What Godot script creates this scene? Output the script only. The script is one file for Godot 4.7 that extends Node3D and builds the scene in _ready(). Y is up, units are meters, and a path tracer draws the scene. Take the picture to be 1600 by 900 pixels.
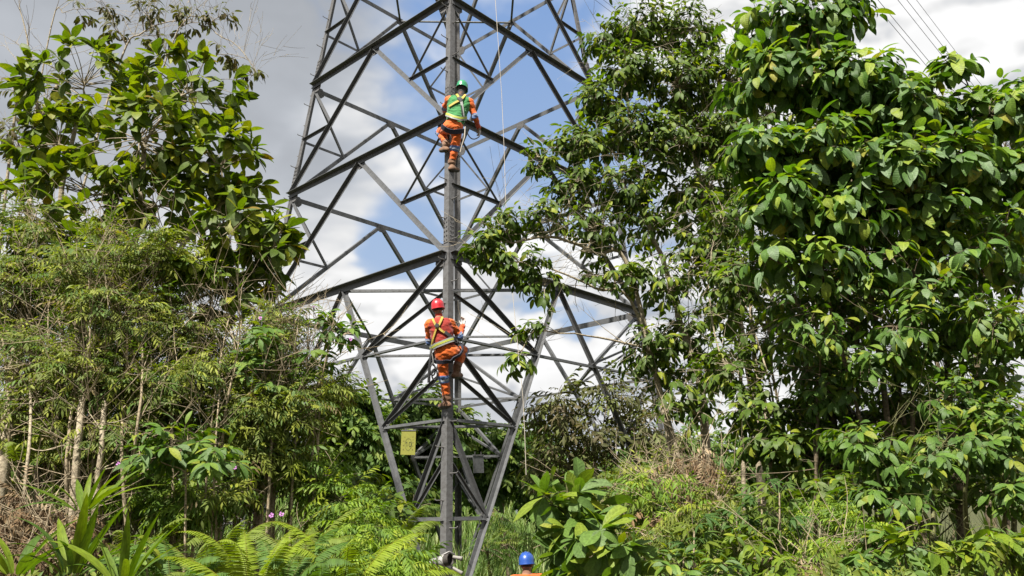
extends Node3D

# ---------------------------------------------------------------- mesh buffer
class MB:
	var v := PackedVector3Array()
	var n := PackedVector3Array()
	var c := PackedColorArray()
	var u := PackedVector2Array()
	var ix := PackedInt32Array()
	var col := Color(1, 1, 1)
	func vert(p: Vector3, uv := Vector2.ZERO) -> int:
		v.append(p); n.append(Vector3.ZERO); c.append(col); u.append(uv)
		return v.size() - 1
	func tri(a: int, b: int, d: int) -> void:
		ix.append(a); ix.append(b); ix.append(d)
	# flat quad of its own four vertices, turned so that it faces the way of out
	func quad(a: Vector3, b: Vector3, d: Vector3, e: Vector3, out: Vector3) -> void:
		var s := v.size()
		vert(a, Vector2(0, 0)); vert(b, Vector2(1, 0)); vert(d, Vector2(1, 1)); vert(e, Vector2(0, 1))
		var nn := (d - a).cross(b - a)
		if nn.dot(out) >= 0.0:
			tri(s, s + 1, s + 2); tri(s, s + 2, s + 3)
		else:
			tri(s, s + 2, s + 1); tri(s, s + 3, s + 2)
	func box(t: Transform3D, size: Vector3) -> void:
		var h := size * 0.5
		for ax in 3:
			for s in [-1.0, 1.0]:
				var o := Vector3.ZERO; o[ax] = s * h[ax]
				var p := Vector3.ZERO; p[(ax + 1) % 3] = h[(ax + 1) % 3]
				var q := Vector3.ZERO; q[(ax + 2) % 3] = h[(ax + 2) % 3]
				quad(t * (o - p - q), t * (o + p - q), t * (o + p + q), t * (o - p + q), t.basis * o)
	# round tube through points, one radius per point
	func tube(pts: PackedVector3Array, rad: PackedFloat32Array, sides: int, caps := false) -> void:
		var m := pts.size()
		if m < 2: return
		var t0 := (pts[1] - pts[0]).normalized()
		var ref := Vector3.UP if absf(t0.y) < 0.9 else Vector3.RIGHT
		var b := t0.cross(ref).normalized()
		var s0 := v.size()
		var len := 0.0
		for i in m:
			var t: Vector3 = (pts[mini(i + 1, m - 1)] - pts[maxi(i - 1, 0)])
			if t.length_squared() < 1e-12: t = t0
			t = t.normalized()
			b = (b - t * b.dot(t)).normalized()
			var d := t.cross(b)
			if i > 0: len += pts[i].distance_to(pts[i - 1])
			for k in sides:
				var a := TAU * k / sides
				vert(pts[i] + (b * cos(a) + d * sin(a)) * rad[i], Vector2(float(k) / sides, len))
		for i in m - 1:
			for k in sides:
				var a := s0 + i * sides + k
				var e := s0 + i * sides + (k + 1) % sides
				tri(a, a + sides, e); tri(e, a + sides, e + sides)
		if caps:
			for w in [0, m - 1]:
				var cc := vert(pts[w])
				for k in sides:
					var a: int = s0 + w * sides + k
					var e: int = s0 + w * sides + (k + 1) % sides
					if w == 0: tri(cc, a, e)
					else: tri(cc, e, a)
	func lathe(t: Transform3D, prof: Array, sides: int) -> void:
		var s0 := v.size()
		for p in prof:
			for k in sides:
				var a := TAU * k / sides
				vert(t * Vector3(p[0] * cos(a), p[1], p[0] * sin(a)))
		for i in prof.size() - 1:
			for k in sides:
				var a := s0 + i * sides + k
				var e := s0 + i * sides + (k + 1) % sides
				tri(a, a + sides, e); tri(e, a + sides, e + sides)
	func mesh() -> ArrayMesh:
		for i in range(0, ix.size(), 3):
			var a := ix[i]; var b := ix[i + 1]; var d := ix[i + 2]
			var nn := (v[d] - v[a]).cross(v[b] - v[a])
			n[a] += nn; n[b] += nn; n[d] += nn
		for i in n.size():
			n[i] = n[i].normalized() if n[i].length_squared() > 1e-20 else Vector3.UP
		var arr := []
		arr.resize(Mesh.ARRAY_MAX)
		arr[Mesh.ARRAY_VERTEX] = v; arr[Mesh.ARRAY_NORMAL] = n; arr[Mesh.ARRAY_COLOR] = c
		arr[Mesh.ARRAY_TEX_UV] = u; arr[Mesh.ARRAY_INDEX] = ix
		var am := ArrayMesh.new()
		am.add_surface_from_arrays(Mesh.PRIMITIVE_TRIANGLES, arr)
		return am

# ---------------------------------------------------------------- naming helpers
var used := {}
var rng := RandomNumberGenerator.new()
var cam: Camera3D
var M := {}

func numbered(s: String) -> String:
	if not used.has(s):
		used[s] = 0
		return s
	used[s] += 1
	return "%s_%03d" % [s, used[s]]

func tag(o: Node, label: String, category: String, group := "", kind := "") -> void:
	if label != "": o.set_meta("label", label)
	if category != "": o.set_meta("category", category)
	if group != "": o.set_meta("group", group)
	if kind != "": o.set_meta("kind", kind)

func thing(called: String, label: String, category: String, at := Vector3.ZERO, group := "") -> Node3D:
	var o := Node3D.new()
	o.name = numbered(called)
	add_child(o)
	o.position = at
	tag(o, label, category, group)
	return o

func put(called: String, m: Mesh, mat: Material, parent: Node = self) -> MeshInstance3D:
	var o := MeshInstance3D.new()
	o.mesh = m
	o.material_override = mat
	if parent == self: o.name = numbered(called)
	else:
		var key := "%d/%s" % [parent.get_instance_id(), called]
		used[key] = used.get(key, -1) + 1
		o.name = called if used[key] == 0 else "%s_%03d" % [called, used[key]]
	parent.add_child(o)
	return o

func multi(called: String, m: Mesh, mat: Material, xf: Array, cols: Array, parent: Node = self) -> MultiMeshInstance3D:
	var mm := MultiMesh.new()
	mm.transform_format = MultiMesh.TRANSFORM_3D
	mm.use_colors = true
	mm.mesh = m
	mm.instance_count = xf.size()
	var buf := PackedFloat32Array()
	buf.resize(xf.size() * 16)
	for i in xf.size():
		var t: Transform3D = xf[i]
		var k := i * 16
		buf[k] = t.basis.x.x; buf[k + 1] = t.basis.y.x; buf[k + 2] = t.basis.z.x; buf[k + 3] = t.origin.x
		buf[k + 4] = t.basis.x.y; buf[k + 5] = t.basis.y.y; buf[k + 6] = t.basis.z.y; buf[k + 7] = t.origin.y
		buf[k + 8] = t.basis.x.z; buf[k + 9] = t.basis.y.z; buf[k + 10] = t.basis.z.z; buf[k + 11] = t.origin.z
		var c: Color = cols[i]
		buf[k + 12] = c.r; buf[k + 13] = c.g; buf[k + 14] = c.b; buf[k + 15] = 1.0
	mm.buffer = buf
	var o := MultiMeshInstance3D.new()
	o.multimesh = mm
	o.material_override = mat
	if parent == self: o.name = numbered(called)
	else:
		var key := "%d/%s" % [parent.get_instance_id(), called]
		used[key] = used.get(key, -1) + 1
		o.name = called if used[key] == 0 else "%s_%03d" % [called, used[key]]
	parent.add_child(o)
	return o

# where the line of sight through a point of the 1600 x 900 photograph meets the upright plane z metres ahead
func at(px: float, py: float, z: float) -> Vector3:
	var k := tan(deg_to_rad(cam.fov) * 0.5) / 450.0
	var d := cam.transform.basis * Vector3((px - 800.0) * k, (450.0 - py) * k, -1.0)
	return cam.position + d * (z / -d.z)

func rv() -> Vector3:
	return Vector3(rng.randf_range(-1, 1), rng.randf_range(-1, 1), rng.randf_range(-1, 1))

func curve(a: Vector3, b: Vector3, d: Vector3, steps: int) -> PackedVector3Array:
	var o := PackedVector3Array()
	for i in steps + 1:
		var t := float(i) / steps
		o.append(a * (1 - t) * (1 - t) + b * 2 * t * (1 - t) + d * t * t)
	return o

func taper(a: float, b: float, m: int) -> PackedFloat32Array:
	var o := PackedFloat32Array()
	for i in m: o.append(lerpf(a, b, float(i) / maxi(m - 1, 1)))
	return o

# ---------------------------------------------------------------- ground
func ground(x: float, z: float) -> float:
	var zz := -z
	var bank := smoothstep(0.7, 2.3, absf(x + 0.02 * zz)) * smoothstep(1.2, 4.2, zz) * (1.0 - smoothstep(9.0, 13.0, zz))
	var dip := -0.65 * smoothstep(5.0, 11.0, zz)
	var rise := 2.3 * smoothstep(22.0, 40.0, zz)
	var rough := 0.10 * sin(x * 1.7 + 0.6 * z) * sin(z * 1.3 - 0.4 * x) * smoothstep(2.0, 4.0, zz)
	return 1.12 * bank + dip + rise + rough * (0.35 if zz > 10.0 else 1.0)

func on_ground(x: float, z: float) -> Vector3:
	return Vector3(x, ground(x, z), z)
# ---------------------------------------------------------------- sky: air and clouds, computed by direction
var sky_rows := []
var n1: FastNoiseLite
var n2: FastNoiseLite
const SW := 2048
const SH := 1024

func noise(freq: float, oct: int, seed: int) -> FastNoiseLite:
	var f := FastNoiseLite.new()
	f.noise_type = FastNoiseLite.TYPE_SIMPLEX_SMOOTH
	f.frequency = freq
	f.fractal_type = FastNoiseLite.FRACTAL_FBM
	f.fractal_octaves = oct
	f.fractal_gain = 0.52
	f.seed = seed
	return f

func sky_color(d: Vector3) -> Vector3:
	var e := maxf(d.y, 0.0)
	var blue := Vector3(0.52, 0.66, 0.86).lerp(Vector3(0.20, 0.37, 0.74), smoothstep(0.05, 0.80, e))
	# clouds lie on a sheet overhead; looked at low down they crowd together
	var q := Vector3(d.x, d.y * 1.7, d.z) * 3.2
	var w := Vector3(n2.get_noise_3d(q.y + 7.0, q.x, q.z), 0.0, n2.get_noise_3d(q.x, q.z + 3.0, q.y)) * 0.30
	q += w
	var big := n1.get_noise_3d(q.x, q.y, q.z)
	var fine := n2.get_noise_3d(q.x * 2.2, q.y * 2.6, q.z * 2.2)
	var az := atan2(d.x, -d.z)
	var el := asin(clampf(d.y, -1, 1))
	# a clearing in the cloud ahead; heaped cloud low down and to the right; a grey sheet to the left
	var da := (az - 0.10) / 0.24
	var de := (el - 0.52) / 0.21
	var clear := exp(-(da * da + de * de))
	var db := (az + 0.07) / 0.075
	var dc := (el - 0.345) / 0.07
	clear = maxf(clear, 1.0 * exp(-(db * db + dc * dc)))
	# heaped cloud: rounded lumps, sharper edged than the sheet above, lit from overhead
	var heap := 1.0 - smoothstep(0.26, 0.44, el + 0.10 * big)
	heap = maxf(heap, smoothstep(0.28, 0.42, az))
	var h := n2.get_noise_3d(q.x * 1.7, q.y * 2.3, q.z * 1.7)
	var h2 := n2.get_noise_3d(q.x * 1.7 + 0.05, q.y * 2.3 + 0.22, q.z * 1.7)
	var lump := 1.0 - absf(n2.get_noise_3d(q.x * 3.6, q.y * 4.4, q.z * 3.6)) * 2.2
	var cover := 0.95 - 1.05 * clear + 0.55 * big + 0.42 * fine + heap * (0.45 * h + 0.16 * lump - 0.05)
	var c := lerpf(smoothstep(0.10, 0.66, cover), smoothstep(0.34, 0.56, cover), heap)
	var grey := smoothstep(0.02, -0.20, az + 0.22 * big + 0.1 * fine) * smoothstep(0.27, 0.46, el + 0.10 * big)
	var lit := 0.97 + 0.24 * big + 0.26 * fine - 0.10 * smoothstep(0.8, 1.3, cover)
	lit += heap * (clampf((h - h2) * 1.2, -0.17, 0.16) + 0.09 * lump - 0.04)
	lit = clampf(lit, 0.58, 1.15)
	lit = lerpf(lit, 0.54 + 0.14 * big + 0.08 * fine, grey * 0.95)
	lit *= lerpf(0.90, 1.0, smoothstep(0.0, 0.3, el))
	var cloud := Vector3(0.87, 0.92, 1.0).lerp(Vector3(1, 1, 1), smoothstep(0.6, 1.0, lit)) * lit
	return blue.lerp(cloud, c)

func sky_row(y: int) -> void:
	var row := PackedFloat32Array()
	row.resize(SW * 3)
	var th := PI * (y + 0.5) / SH
	for x in SW:
		var a := TAU * (x + 0.5) / SW
		# the left edge of a panorama looks along -z
		var d := Vector3(sin(a) * sin(th), cos(th), -cos(a) * sin(th))
		var c := sky_color(d)
		row[x * 3] = c.x; row[x * 3 + 1] = c.y; row[x * 3 + 2] = c.z
	sky_rows[y] = row

func make_sky() -> Sky:
	n1 = noise(0.45, 3, 11)
	n2 = noise(0.9, 5, 23)
	sky_rows.resize(SH / 2 + 8)
	var job := WorkerThreadPool.add_group_task(sky_row, SH / 2 + 8)
	WorkerThreadPool.wait_for_group_task_completion(job)
	var all := PackedFloat32Array()
	for r in sky_rows: all.append_array(r)
	var low := PackedFloat32Array()
	low.resize(SW * 3 * (SH - sky_rows.size()))
	low.fill(0.10)
	all.append_array(low)
	var im := Image.create_from_data(SW, SH, false, Image.FORMAT_RGBF, all.to_byte_array())
	var pm := PanoramaSkyMaterial.new()
	pm.panorama = ImageTexture.create_from_image(im)
	pm.energy_multiplier = 1.0
	var s := Sky.new()
	s.sky_material = pm
	return s
# ---------------------------------------------------------------- materials
func noise_tex(freq: float, oct: int, seed: int, ramp: Array, size := 512) -> NoiseTexture2D:
	var f := noise(freq, oct, seed)
	var t := NoiseTexture2D.new()
	t.width = size; t.height = size
	t.seamless = true
	t.noise = f
	var g := Gradient.new()
	var off := PackedFloat32Array(); var cs := PackedColorArray()
	for r in ramp:
		off.append(r[0]); cs.append(r[1])
	g.offsets = off; g.colors = cs
	t.color_ramp = g
	return t

func bump_tex(freq: float, oct: int, seed: int, strength: float, size := 512) -> NoiseTexture2D:
	var t := NoiseTexture2D.new()
	t.width = size; t.height = size
	t.seamless = true
	t.noise = noise(freq, oct, seed)
	t.as_normal_map = true
	t.bump_strength = strength
	return t

func tri_mat(c: Color, rough: float, tex: Texture2D, nrm: Texture2D, scale: float, metal := 0.0, spec := 0.5) -> StandardMaterial3D:
	var m := StandardMaterial3D.new()
	m.albedo_color = c
	m.roughness = rough
	m.metallic = metal
	m.metallic_specular = spec
	if tex: m.albedo_texture = tex
	if nrm:
		m.normal_enabled = true
		m.normal_texture = nrm
		m.normal_scale = 0.7
	m.uv1_triplanar = true
	m.uv1_scale = Vector3.ONE * scale
	return m

func lin(r: float, g: float, b: float) -> Color:
	return Color(r, g, b).linear_to_srgb()

func plain(c: Color, rough: float, metal := 0.0) -> StandardMaterial3D:
	var m := StandardMaterial3D.new()
	m.albedo_color = c
	m.roughness = rough
	m.metallic = metal
	return m

# veins and blotches of a leaf: u across, v from stalk to tip
func leaf_textures(pairs: int, seed: int, vein: float) -> Array:
	var w := 128; var h := 256
	var im := Image.create(w, h, false, Image.FORMAT_RGB8)
	var hm := Image.create(w, h, false, Image.FORMAT_RGB8)
	var nz := noise(0.03, 3, seed)
	for y in h:
		for x in w:
			var s := absf((x + 0.5) / w - 0.5) * 2.0
			var t := (y + 0.5) / h
			var mid := exp(-pow(s / 0.05, 2.0))
			var ph := (t - s * 0.22 + 0.05 * s * s) * pairs
			var fr := absf(ph - roundf(ph))
			var side := exp(-pow(fr / 0.10, 2.0)) * (1.0 - 0.5 * s)
			var bul := cos(TAU * ph) * -0.5 + 0.5
			var nn := nz.get_noise_2d(x, y)
			var k := 0.88 + 0.15 * nn + vein * (0.55 * mid + 0.28 * side)
			im.set_pixel(x, y, Color(clampf(k * 1.02 + 0.06 * mid, 0, 1), clampf(k, 0, 1), clampf(k * 0.92, 0, 1)))
			var hh := clampf(0.45 + 0.35 * bul * (1.0 - mid) - 0.3 * mid + 0.15 * nn, 0, 1)
			hm.set_pixel(x, y, Color(hh, hh, hh))
	hm.bump_map_to_normal_map(3.0)
	return [ImageTexture.create_from_image(im), ImageTexture.create_from_image(hm)]

func leaf_mat(tx: Array, rough: float, back: float, nscale: float) -> StandardMaterial3D:
	var m := StandardMaterial3D.new()
	m.vertex_color_use_as_albedo = true
	m.cull_mode = BaseMaterial3D.CULL_DISABLED
	m.roughness = rough
	m.metallic_specular = 0.4
	if tx.size():
		m.albedo_texture = tx[0]
		m.normal_enabled = true
		m.normal_texture = tx[1]
		m.normal_scale = nscale
	m.backlight_enabled = true
	m.backlight = Color(back * 0.95, back, back * 0.35)
	return m

func make_materials() -> void:
	var grain := noise_tex(0.012, 5, 3, [[0.0, Color(0.72, 0.71, 0.70)], [0.45, Color(0.90, 0.90, 0.90)], [0.7, Color(0.97, 0.97, 0.97)], [1.0, Color(0.80, 0.79, 0.77)]])
	var pit := bump_tex(0.06, 3, 5, 2.0)
	M.steel = tri_mat(lin(0.12, 0.124, 0.128), 0.55, grain, pit, 1.3, 0.25)
	M.steel_old = tri_mat(lin(0.13, 0.132, 0.135), 0.62, noise_tex(0.02, 5, 8, [[0.0, Color(0.66, 0.63, 0.60)], [0.5, Color(0.88, 0.87, 0.86)], [1.0, Color(1, 1, 1)]]), pit, 1.0, 0.2)
	M.bolt = plain(lin(0.16, 0.155, 0.15), 0.5, 0.4)
	var barkt := noise_tex(0.02, 5, 17, [[0.0, Color(0.45, 0.42, 0.38)], [0.45, Color(0.78, 0.75, 0.68)], [0.62, Color(0.95, 0.93, 0.88)], [1.0, Color(0.6, 0.6, 0.5)]])
	var barkn := bump_tex(0.03, 4, 19, 5.0)
	M.bark_pale = tri_mat(lin(0.42, 0.38, 0.31), 0.9, barkt, barkn, 3.0)
	M.bark = tri_mat(lin(0.20, 0.165, 0.12), 0.9, barkt, barkn, 3.0)
	M.twig_dry = tri_mat(lin(0.40, 0.345, 0.265), 0.9, barkt, null, 4.0)
	M.stem_green = tri_mat(lin(0.13, 0.14, 0.05), 0.7, barkt, null, 4.0)
	M.soil = tri_mat(Color.WHITE, 1.0, noise_tex(0.02, 5, 29, [[0.0, Color(0.4, 0.36, 0.32)], [0.5, Color(0.8, 0.74, 0.66)], [1.0, Color(1, 0.95, 0.9)]]), bump_tex(0.04, 5, 31, 8.0), 0.8)
	M.soil.vertex_color_use_as_albedo = true
	var ta := leaf_textures(9, 41, 0.22)
	var tb := leaf_textures(7, 43, 0.10)
	M.leaf_vein = leaf_mat(ta, 0.55, 0.95, 0.8)
	M.leaf_gloss = leaf_mat(tb, 0.54, 0.95, 0.4)
	M.leaf_matt = leaf_mat(tb, 0.60, 0.95, 0.3)
	M.leaf_fine = leaf_mat([], 0.62, 0.95, 0.0)
	M.litter = leaf_mat(tb, 0.85, 0.2, 0.6)
	M.concrete = tri_mat(lin(0.32, 0.31, 0.29), 0.9, grain, pit, 2.0)
	M.wire = plain(lin(0.07, 0.07, 0.075), 0.5, 0.5)
	M.rope = plain(lin(0.40, 0.36, 0.30), 0.8)
# ---------------------------------------------------------------- the lattice tower
const TZ := -17.0
func half_diag(y: float) -> float: return 4.9795 - 0.13595 * y
func corner(q: int, y: float) -> Vector3:      # 0 near, 1 left, 2 far, 3 right
	var t := PI * 0.5 + q * PI * 0.5 + 0.0238
	var d := half_diag(y)
	return Vector3(d * cos(t), y, TZ + d * sin(t))

# rolled steel angle from a to b: one flange lies in the face whose outward normal is o, the other stands out from its upper (or lower) edge
func angle_bar(mb: MB, a: Vector3, b: Vector3, o: Vector3, w: float, th: float, top: bool) -> void:
	var ax := (b - a).normalized()
	var n := (o - ax * o.dot(ax)).normalized()
	var s := ax.cross(n)
	if (s.y > 0.0) == top: s = -s
	# s points from the edge with the outstanding flange to the free edge
	var pr := [Vector2(0, 0), Vector2(w, 0), Vector2(w, th), Vector2(th, th), Vector2(th, w), Vector2(0, w)]
	var outs := [-n, s, n, s, n, -s]
	var pa := []; var pb := []
	for p in pr:
		var off: Vector3 = s * (p.x - w * 0.5) + n * p.y
		pa.append(a + off); pb.append(b + off)
	for i in 6: mb.quad(pa[i], pa[(i + 1) % 6], pb[(i + 1) % 6], pb[i], outs[i])
	for e in [[pa, -ax], [pb, ax]]:
		var p: Array = e[0]
		mb.quad(p[0], p[1], p[2], p[3], e[1])
		mb.quad(p[0], p[3], p[4], p[5], e[1])

func bar(called: String, a: Vector3, b: Vector3, o: Vector3, w: float, tower: Node3D, off := 0.0, top := true, mat: Material = null) -> void:
	var mb := MB.new()
	var ax := (b - a).normalized()
	var n := (o - ax * o.dot(ax)).normalized()
	angle_bar(mb, a + n * off, b + n * off, o, w, maxf(0.007, w * 0.09), top)
	put(called, mb.mesh(), mat if mat else M.steel, tower)

func bolt(mb: MB, p: Vector3, n: Vector3, r := 0.014, h := 0.014) -> void:
	var b := n.cross(Vector3.UP).normalized()
	var d := n.cross(b)
	var lo := []; var hi := []
	for k in 6:
		var a := TAU * k / 6
		var e := (b * cos(a) + d * sin(a)) * r
		lo.append(p + e); hi.append(p + e + n * h)
	for k in 6:
		var j := (k + 1) % 6
		mb.quad(lo[k], lo[j], hi[j], hi[k], (lo[k] + lo[j]) * 0.5 - p)
	mb.quad(hi[0], hi[1], hi[2], hi[3], n)
	mb.quad(hi[0], hi[3], hi[4], hi[5], n)

func plate(tower: Node3D, p: Vector3, n: Vector3, up: Vector3, w: float, h: float, off: float) -> void:
	var mb := MB.new()
	var x := up.cross(n).normalized()
	var y := n.cross(x).normalized()
	# a plate with cut corners
	var c := minf(w, h) * 0.28
	var pr := [Vector2(-w / 2 + c, -h / 2), Vector2(w / 2 - c, -h / 2), Vector2(w / 2, -h / 2 + c), Vector2(w / 2, h / 2 - c), Vector2(w / 2 - c, h / 2), Vector2(-w / 2 + c, h / 2), Vector2(-w / 2, h / 2 - c), Vector2(-w / 2, -h / 2 + c)]
	var f := []; var g := []
	for q in pr:
		var e: Vector3 = p + x * q.x + y * q.y + n * off
		f.append(e); g.append(e - n * 0.010)
	for e in [[f, n], [g, -n]]:
		var a: Array = e[0]
		mb.quad(a[0], a[1], a[2], a[3], e[1]); mb.quad(a[0], a[3], a[4], a[7], e[1]); mb.quad(a[4], a[5], a[6], a[7], e[1])
	for i in 8:
		var j := (i + 1) % 8
		mb.quad(f[i], f[j], g[j], g[i], (f[i] + f[j]) * 0.5 - p - n * off)
	for q in [Vector2(-0.3, 0.25), Vector2(0.3, 0.25), Vector2(-0.3, -0.2), Vector2(0.3, -0.2), Vector2(0, 0.05)]:
		bolt(mb, p + x * q.x * w + y * q.y * h + n * off, n)
	put("gusset_plate", mb.mesh(), M.steel_old, tower)

func build_tower() -> Node3D:
	var tower := thing("transmission_tower", "tall grey lattice steel transmission tower that two men are climbing", "pylon", Vector3.ZERO)
	var lev := [-0.15, 5.925, 8.747, 11.572, 14.545, 17.6, 20.6]
	var nodes := [1.58, 3.08, 4.45]
	# legs: a big angle with its corner outward
	for q in 4:
		var mb := MB.new()
		for seg in [[-0.75, 6.4, 0.130, 0.0], [6.4, 12.0, 0.125, 0.004], [12.0, 20.9, 0.120, 0.008]]:
			var a := corner(q, seg[0]); var b := corner(q, seg[1])
			var ax := (b - a).normalized()
			var f1 := (corner((q + 1) % 4, seg[0]) - a).normalized(); f1 = (f1 - ax * f1.dot(ax)).normalized()
			var f2 := (corner((q + 3) % 4, seg[0]) - a).normalized(); f2 = (f2 - ax * f2.dot(ax)).normalized()
			var w: float = seg[2]; var th := 0.013
			var i0: Vector3 = (f1 + f2) * seg[3]
			var pr := [Vector2(0, 0), Vector2(w, 0), Vector2(w, th), Vector2(th, th), Vector2(th, w), Vector2(0, w)]
			var outs := [-f2, f1, f2, f1, f2, -f1]
			var pa := []; var pb := []
			for p in pr:
				pa.append(a + i0 + f1 * p.x + f2 * p.y); pb.append(b + i0 + f1 * p.x + f2 * p.y)
			for i in 6:
				mb.quad(pa[i], pa[(i + 1) % 6], pb[(i + 1) % 6], pb[i], outs[i])
		put("leg", mb.mesh(), M.steel_old, tower)
	for q in 4:
		var r := (q + 1) % 4
		for L in range(1, lev.size()):
			var y1: float = lev[L]; var y0: float = lev[L - 1]
			var A1 := corner(q, y1); var B1 := corner(r, y1); var A0 := corner(q, y0); var B0 := corner(r, y0)
			var mid := (A1 + B1) * 0.5
			var fn := (B1 - A1).cross(A0 - A1).normalized()
			if fn.dot(mid - Vector3(0, mid.y, TZ)) < 0: fn = -fn
			# horizontal across the face
			var ha := (B1 - A1).normalized()
			bar("horizontal_beam", A1 + ha * 0.03, B1 - ha * 0.03, fn, 0.125 if L == 1 else 0.11, tower, 0.012, true)
			plate(tower, mid - Vector3(0, 0.06, 0), fn, Vector3.UP, 0.24, 0.20, -0.004)
			for s in [[A0, A1, q], [B0, B1, r]]:
				var P0: Vector3 = s[0]; var P1: Vector3 = s[1]; var cq: int = s[2]
				var toward := 1.0 if cq == q else -1.0
				var inn := ha * toward
				plate(tower, P1 + inn * 0.20 - Vector3(0, 0.05, 0), fn, Vector3.UP, 0.26, 0.24, -0.006)
				var dg := (mid - P0).normalized()
				bar("diagonal_brace", P0 + dg * 0.06, mid - dg * 0.05, fn, 0.078 if L == 1 else 0.082, tower, -0.014, cq != 0 and cq != 2)
				if L == 1:
					var prev := 0.0
					for k in nodes.size():
						var y: float = nodes[k]
						var t := (y - y0) / (y1 - y0)
						var nd := P0.lerp(mid, t)
						var top: float = nodes[k + 1] if k < 2 else y1
						bar("strut", nd, corner(cq, y) + inn * 0.05, fn, 0.060, tower, -0.026, false)
						bar("sub_diagonal", nd, corner(cq, top) + inn * 0.06 - Vector3(0, 0.05, 0), fn, 0.072, tower, -0.036, true)
						bar("sub_diagonal", nd + Vector3(0, 0.03, 0), corner(cq, lerpf(y, top, 0.56 if k == 2 else 0.6)) + inn * 0.05, fn, 0.050, tower, -0.048, true)
						plate(tower, nd, fn, Vector3.UP, 0.20, 0.18, -0.020)
				else:
					var nd := P0.lerp(mid, 0.5)
					var ym := (y0 + y1) * 0.5
					bar("strut", nd, corner(cq, ym) + inn * 0.06, fn, 0.062, tower, -0.026, true)
					bar("sub_diagonal", nd, P1 + inn * 0.06 - Vector3(0, 0.06, 0), fn, 0.048, tower, -0.036, false)
	# bracing across the inside of the tower, level by level
	for L in [[5.925, 1.0, 0.055], [14.545, 1.0, 0.055]]:
		var y: float = L[0]
		var m := []
		for q in 4: m.append((corner(q, y) + corner((q + 1) % 4, y)) * 0.5)
		for q in 4:
			bar("plan_brace", m[q], m[(q + 1) % 4], Vector3.UP, L[2], tower, -0.05 - 0.004 * q)
	for k in 3:
		var y: float = nodes[k]
		var t := (y + 0.15) / (5.925 + 0.15)
		var pts := []
		for q in 4:
			for s in [[q, (q + 1) % 4], [q, (q + 3) % 4]]:
				pts.append(corner(q, -0.15).lerp((corner(s[0], 5.925) + corner(s[1], 5.925)) * 0.5, t))
		for q in 4:
			bar("plan_brace", pts[q * 2], pts[q * 2 + 1], Vector3.UP, 0.05, tower, -0.02)
		if k == 2:
			for q in 4:
				bar("plan_brace", pts[q * 2], pts[((q + 1) % 4) * 2 + 1], Vector3.UP, 0.05, tower, -0.03 - 0.004 * q)
	# splice plates with rows of bolts a little above each level
	for q in 4:
		for y in [6.45, 9.25, 12.05]:
			var a := corner(q, y - 0.28); var b := corner(q, y + 0.28)
			var ax := (b - a).normalized()
			for s in [1, 3]:
				var f := (corner((q + s) % 4, y) - corner(q, y)).normalized(); f = (f - ax * f.dot(ax)).normalized()
				var g := (corner((q + 4 - s) % 4, y) - corner(q, y)).normalized(); g = (g - ax * g.dot(ax)).normalized()
				var mb := MB.new()
				var t := Transform3D(Basis(f, ax, f.cross(ax)), (a + b) * 0.5 + f * 0.062 - g * 0.005)
				mb.box(t, Vector3(0.118, 0.54, 0.010))
				for i in 6:
					for jx in [0.035, 0.09]:
						bolt(mb, a + ax * (0.06 + i * 0.088) + f * jx - g * 0.010, -g, 0.013, 0.016)
				put("splice_plate", mb.mesh(), M.steel_old, tower)
	# step bolts up the near and the left leg
	for q in [0, 1]:
		for i in 46:
			var y := 0.25 + i * 0.40
			var s := 1 if i % 2 == 0 else 3
			var p := corner(q, y)
			var f := (corner((q + s) % 4, y) - p).normalized()
			var g := (corner((q + 4 - s) % 4, y) - p).normalized()
			var p0 := p + f * 0.075
			var mb := MB.new()
			mb.tube(PackedVector3Array([p0 + g * 0.03, p0 - g * 0.15, p0 - g * 0.165 + Vector3(0, 0.02, 0)]), PackedFloat32Array([0.009, 0.009, 0.012]), 6, true)
			bolt(mb, p0 - g * 0.001, -g, 0.016, 0.012)
			put("step_bolt", mb.mesh(), M.bolt, tower)
	return tower
# ---------------------------------------------------------------- leaves
func prof(kind: String, t: float) -> float:
	match kind:
		"ovate": return pow(t, 0.52) * pow(1.0 - t, 0.80) * 1.92
		"elliptic": return pow(maxf(sin(PI * t), 0.0), 0.80)
		"obovate": return pow(t, 0.95) * pow(1.0 - t, 0.42) * 2.03
		"lance": return pow(maxf(sin(PI * pow(t, 0.85)), 0.0), 1.1)
		"strap": return pow(maxf(sin(PI * pow(t, 0.62)), 0.0), 0.75)
	return sin(PI * t)

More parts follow.
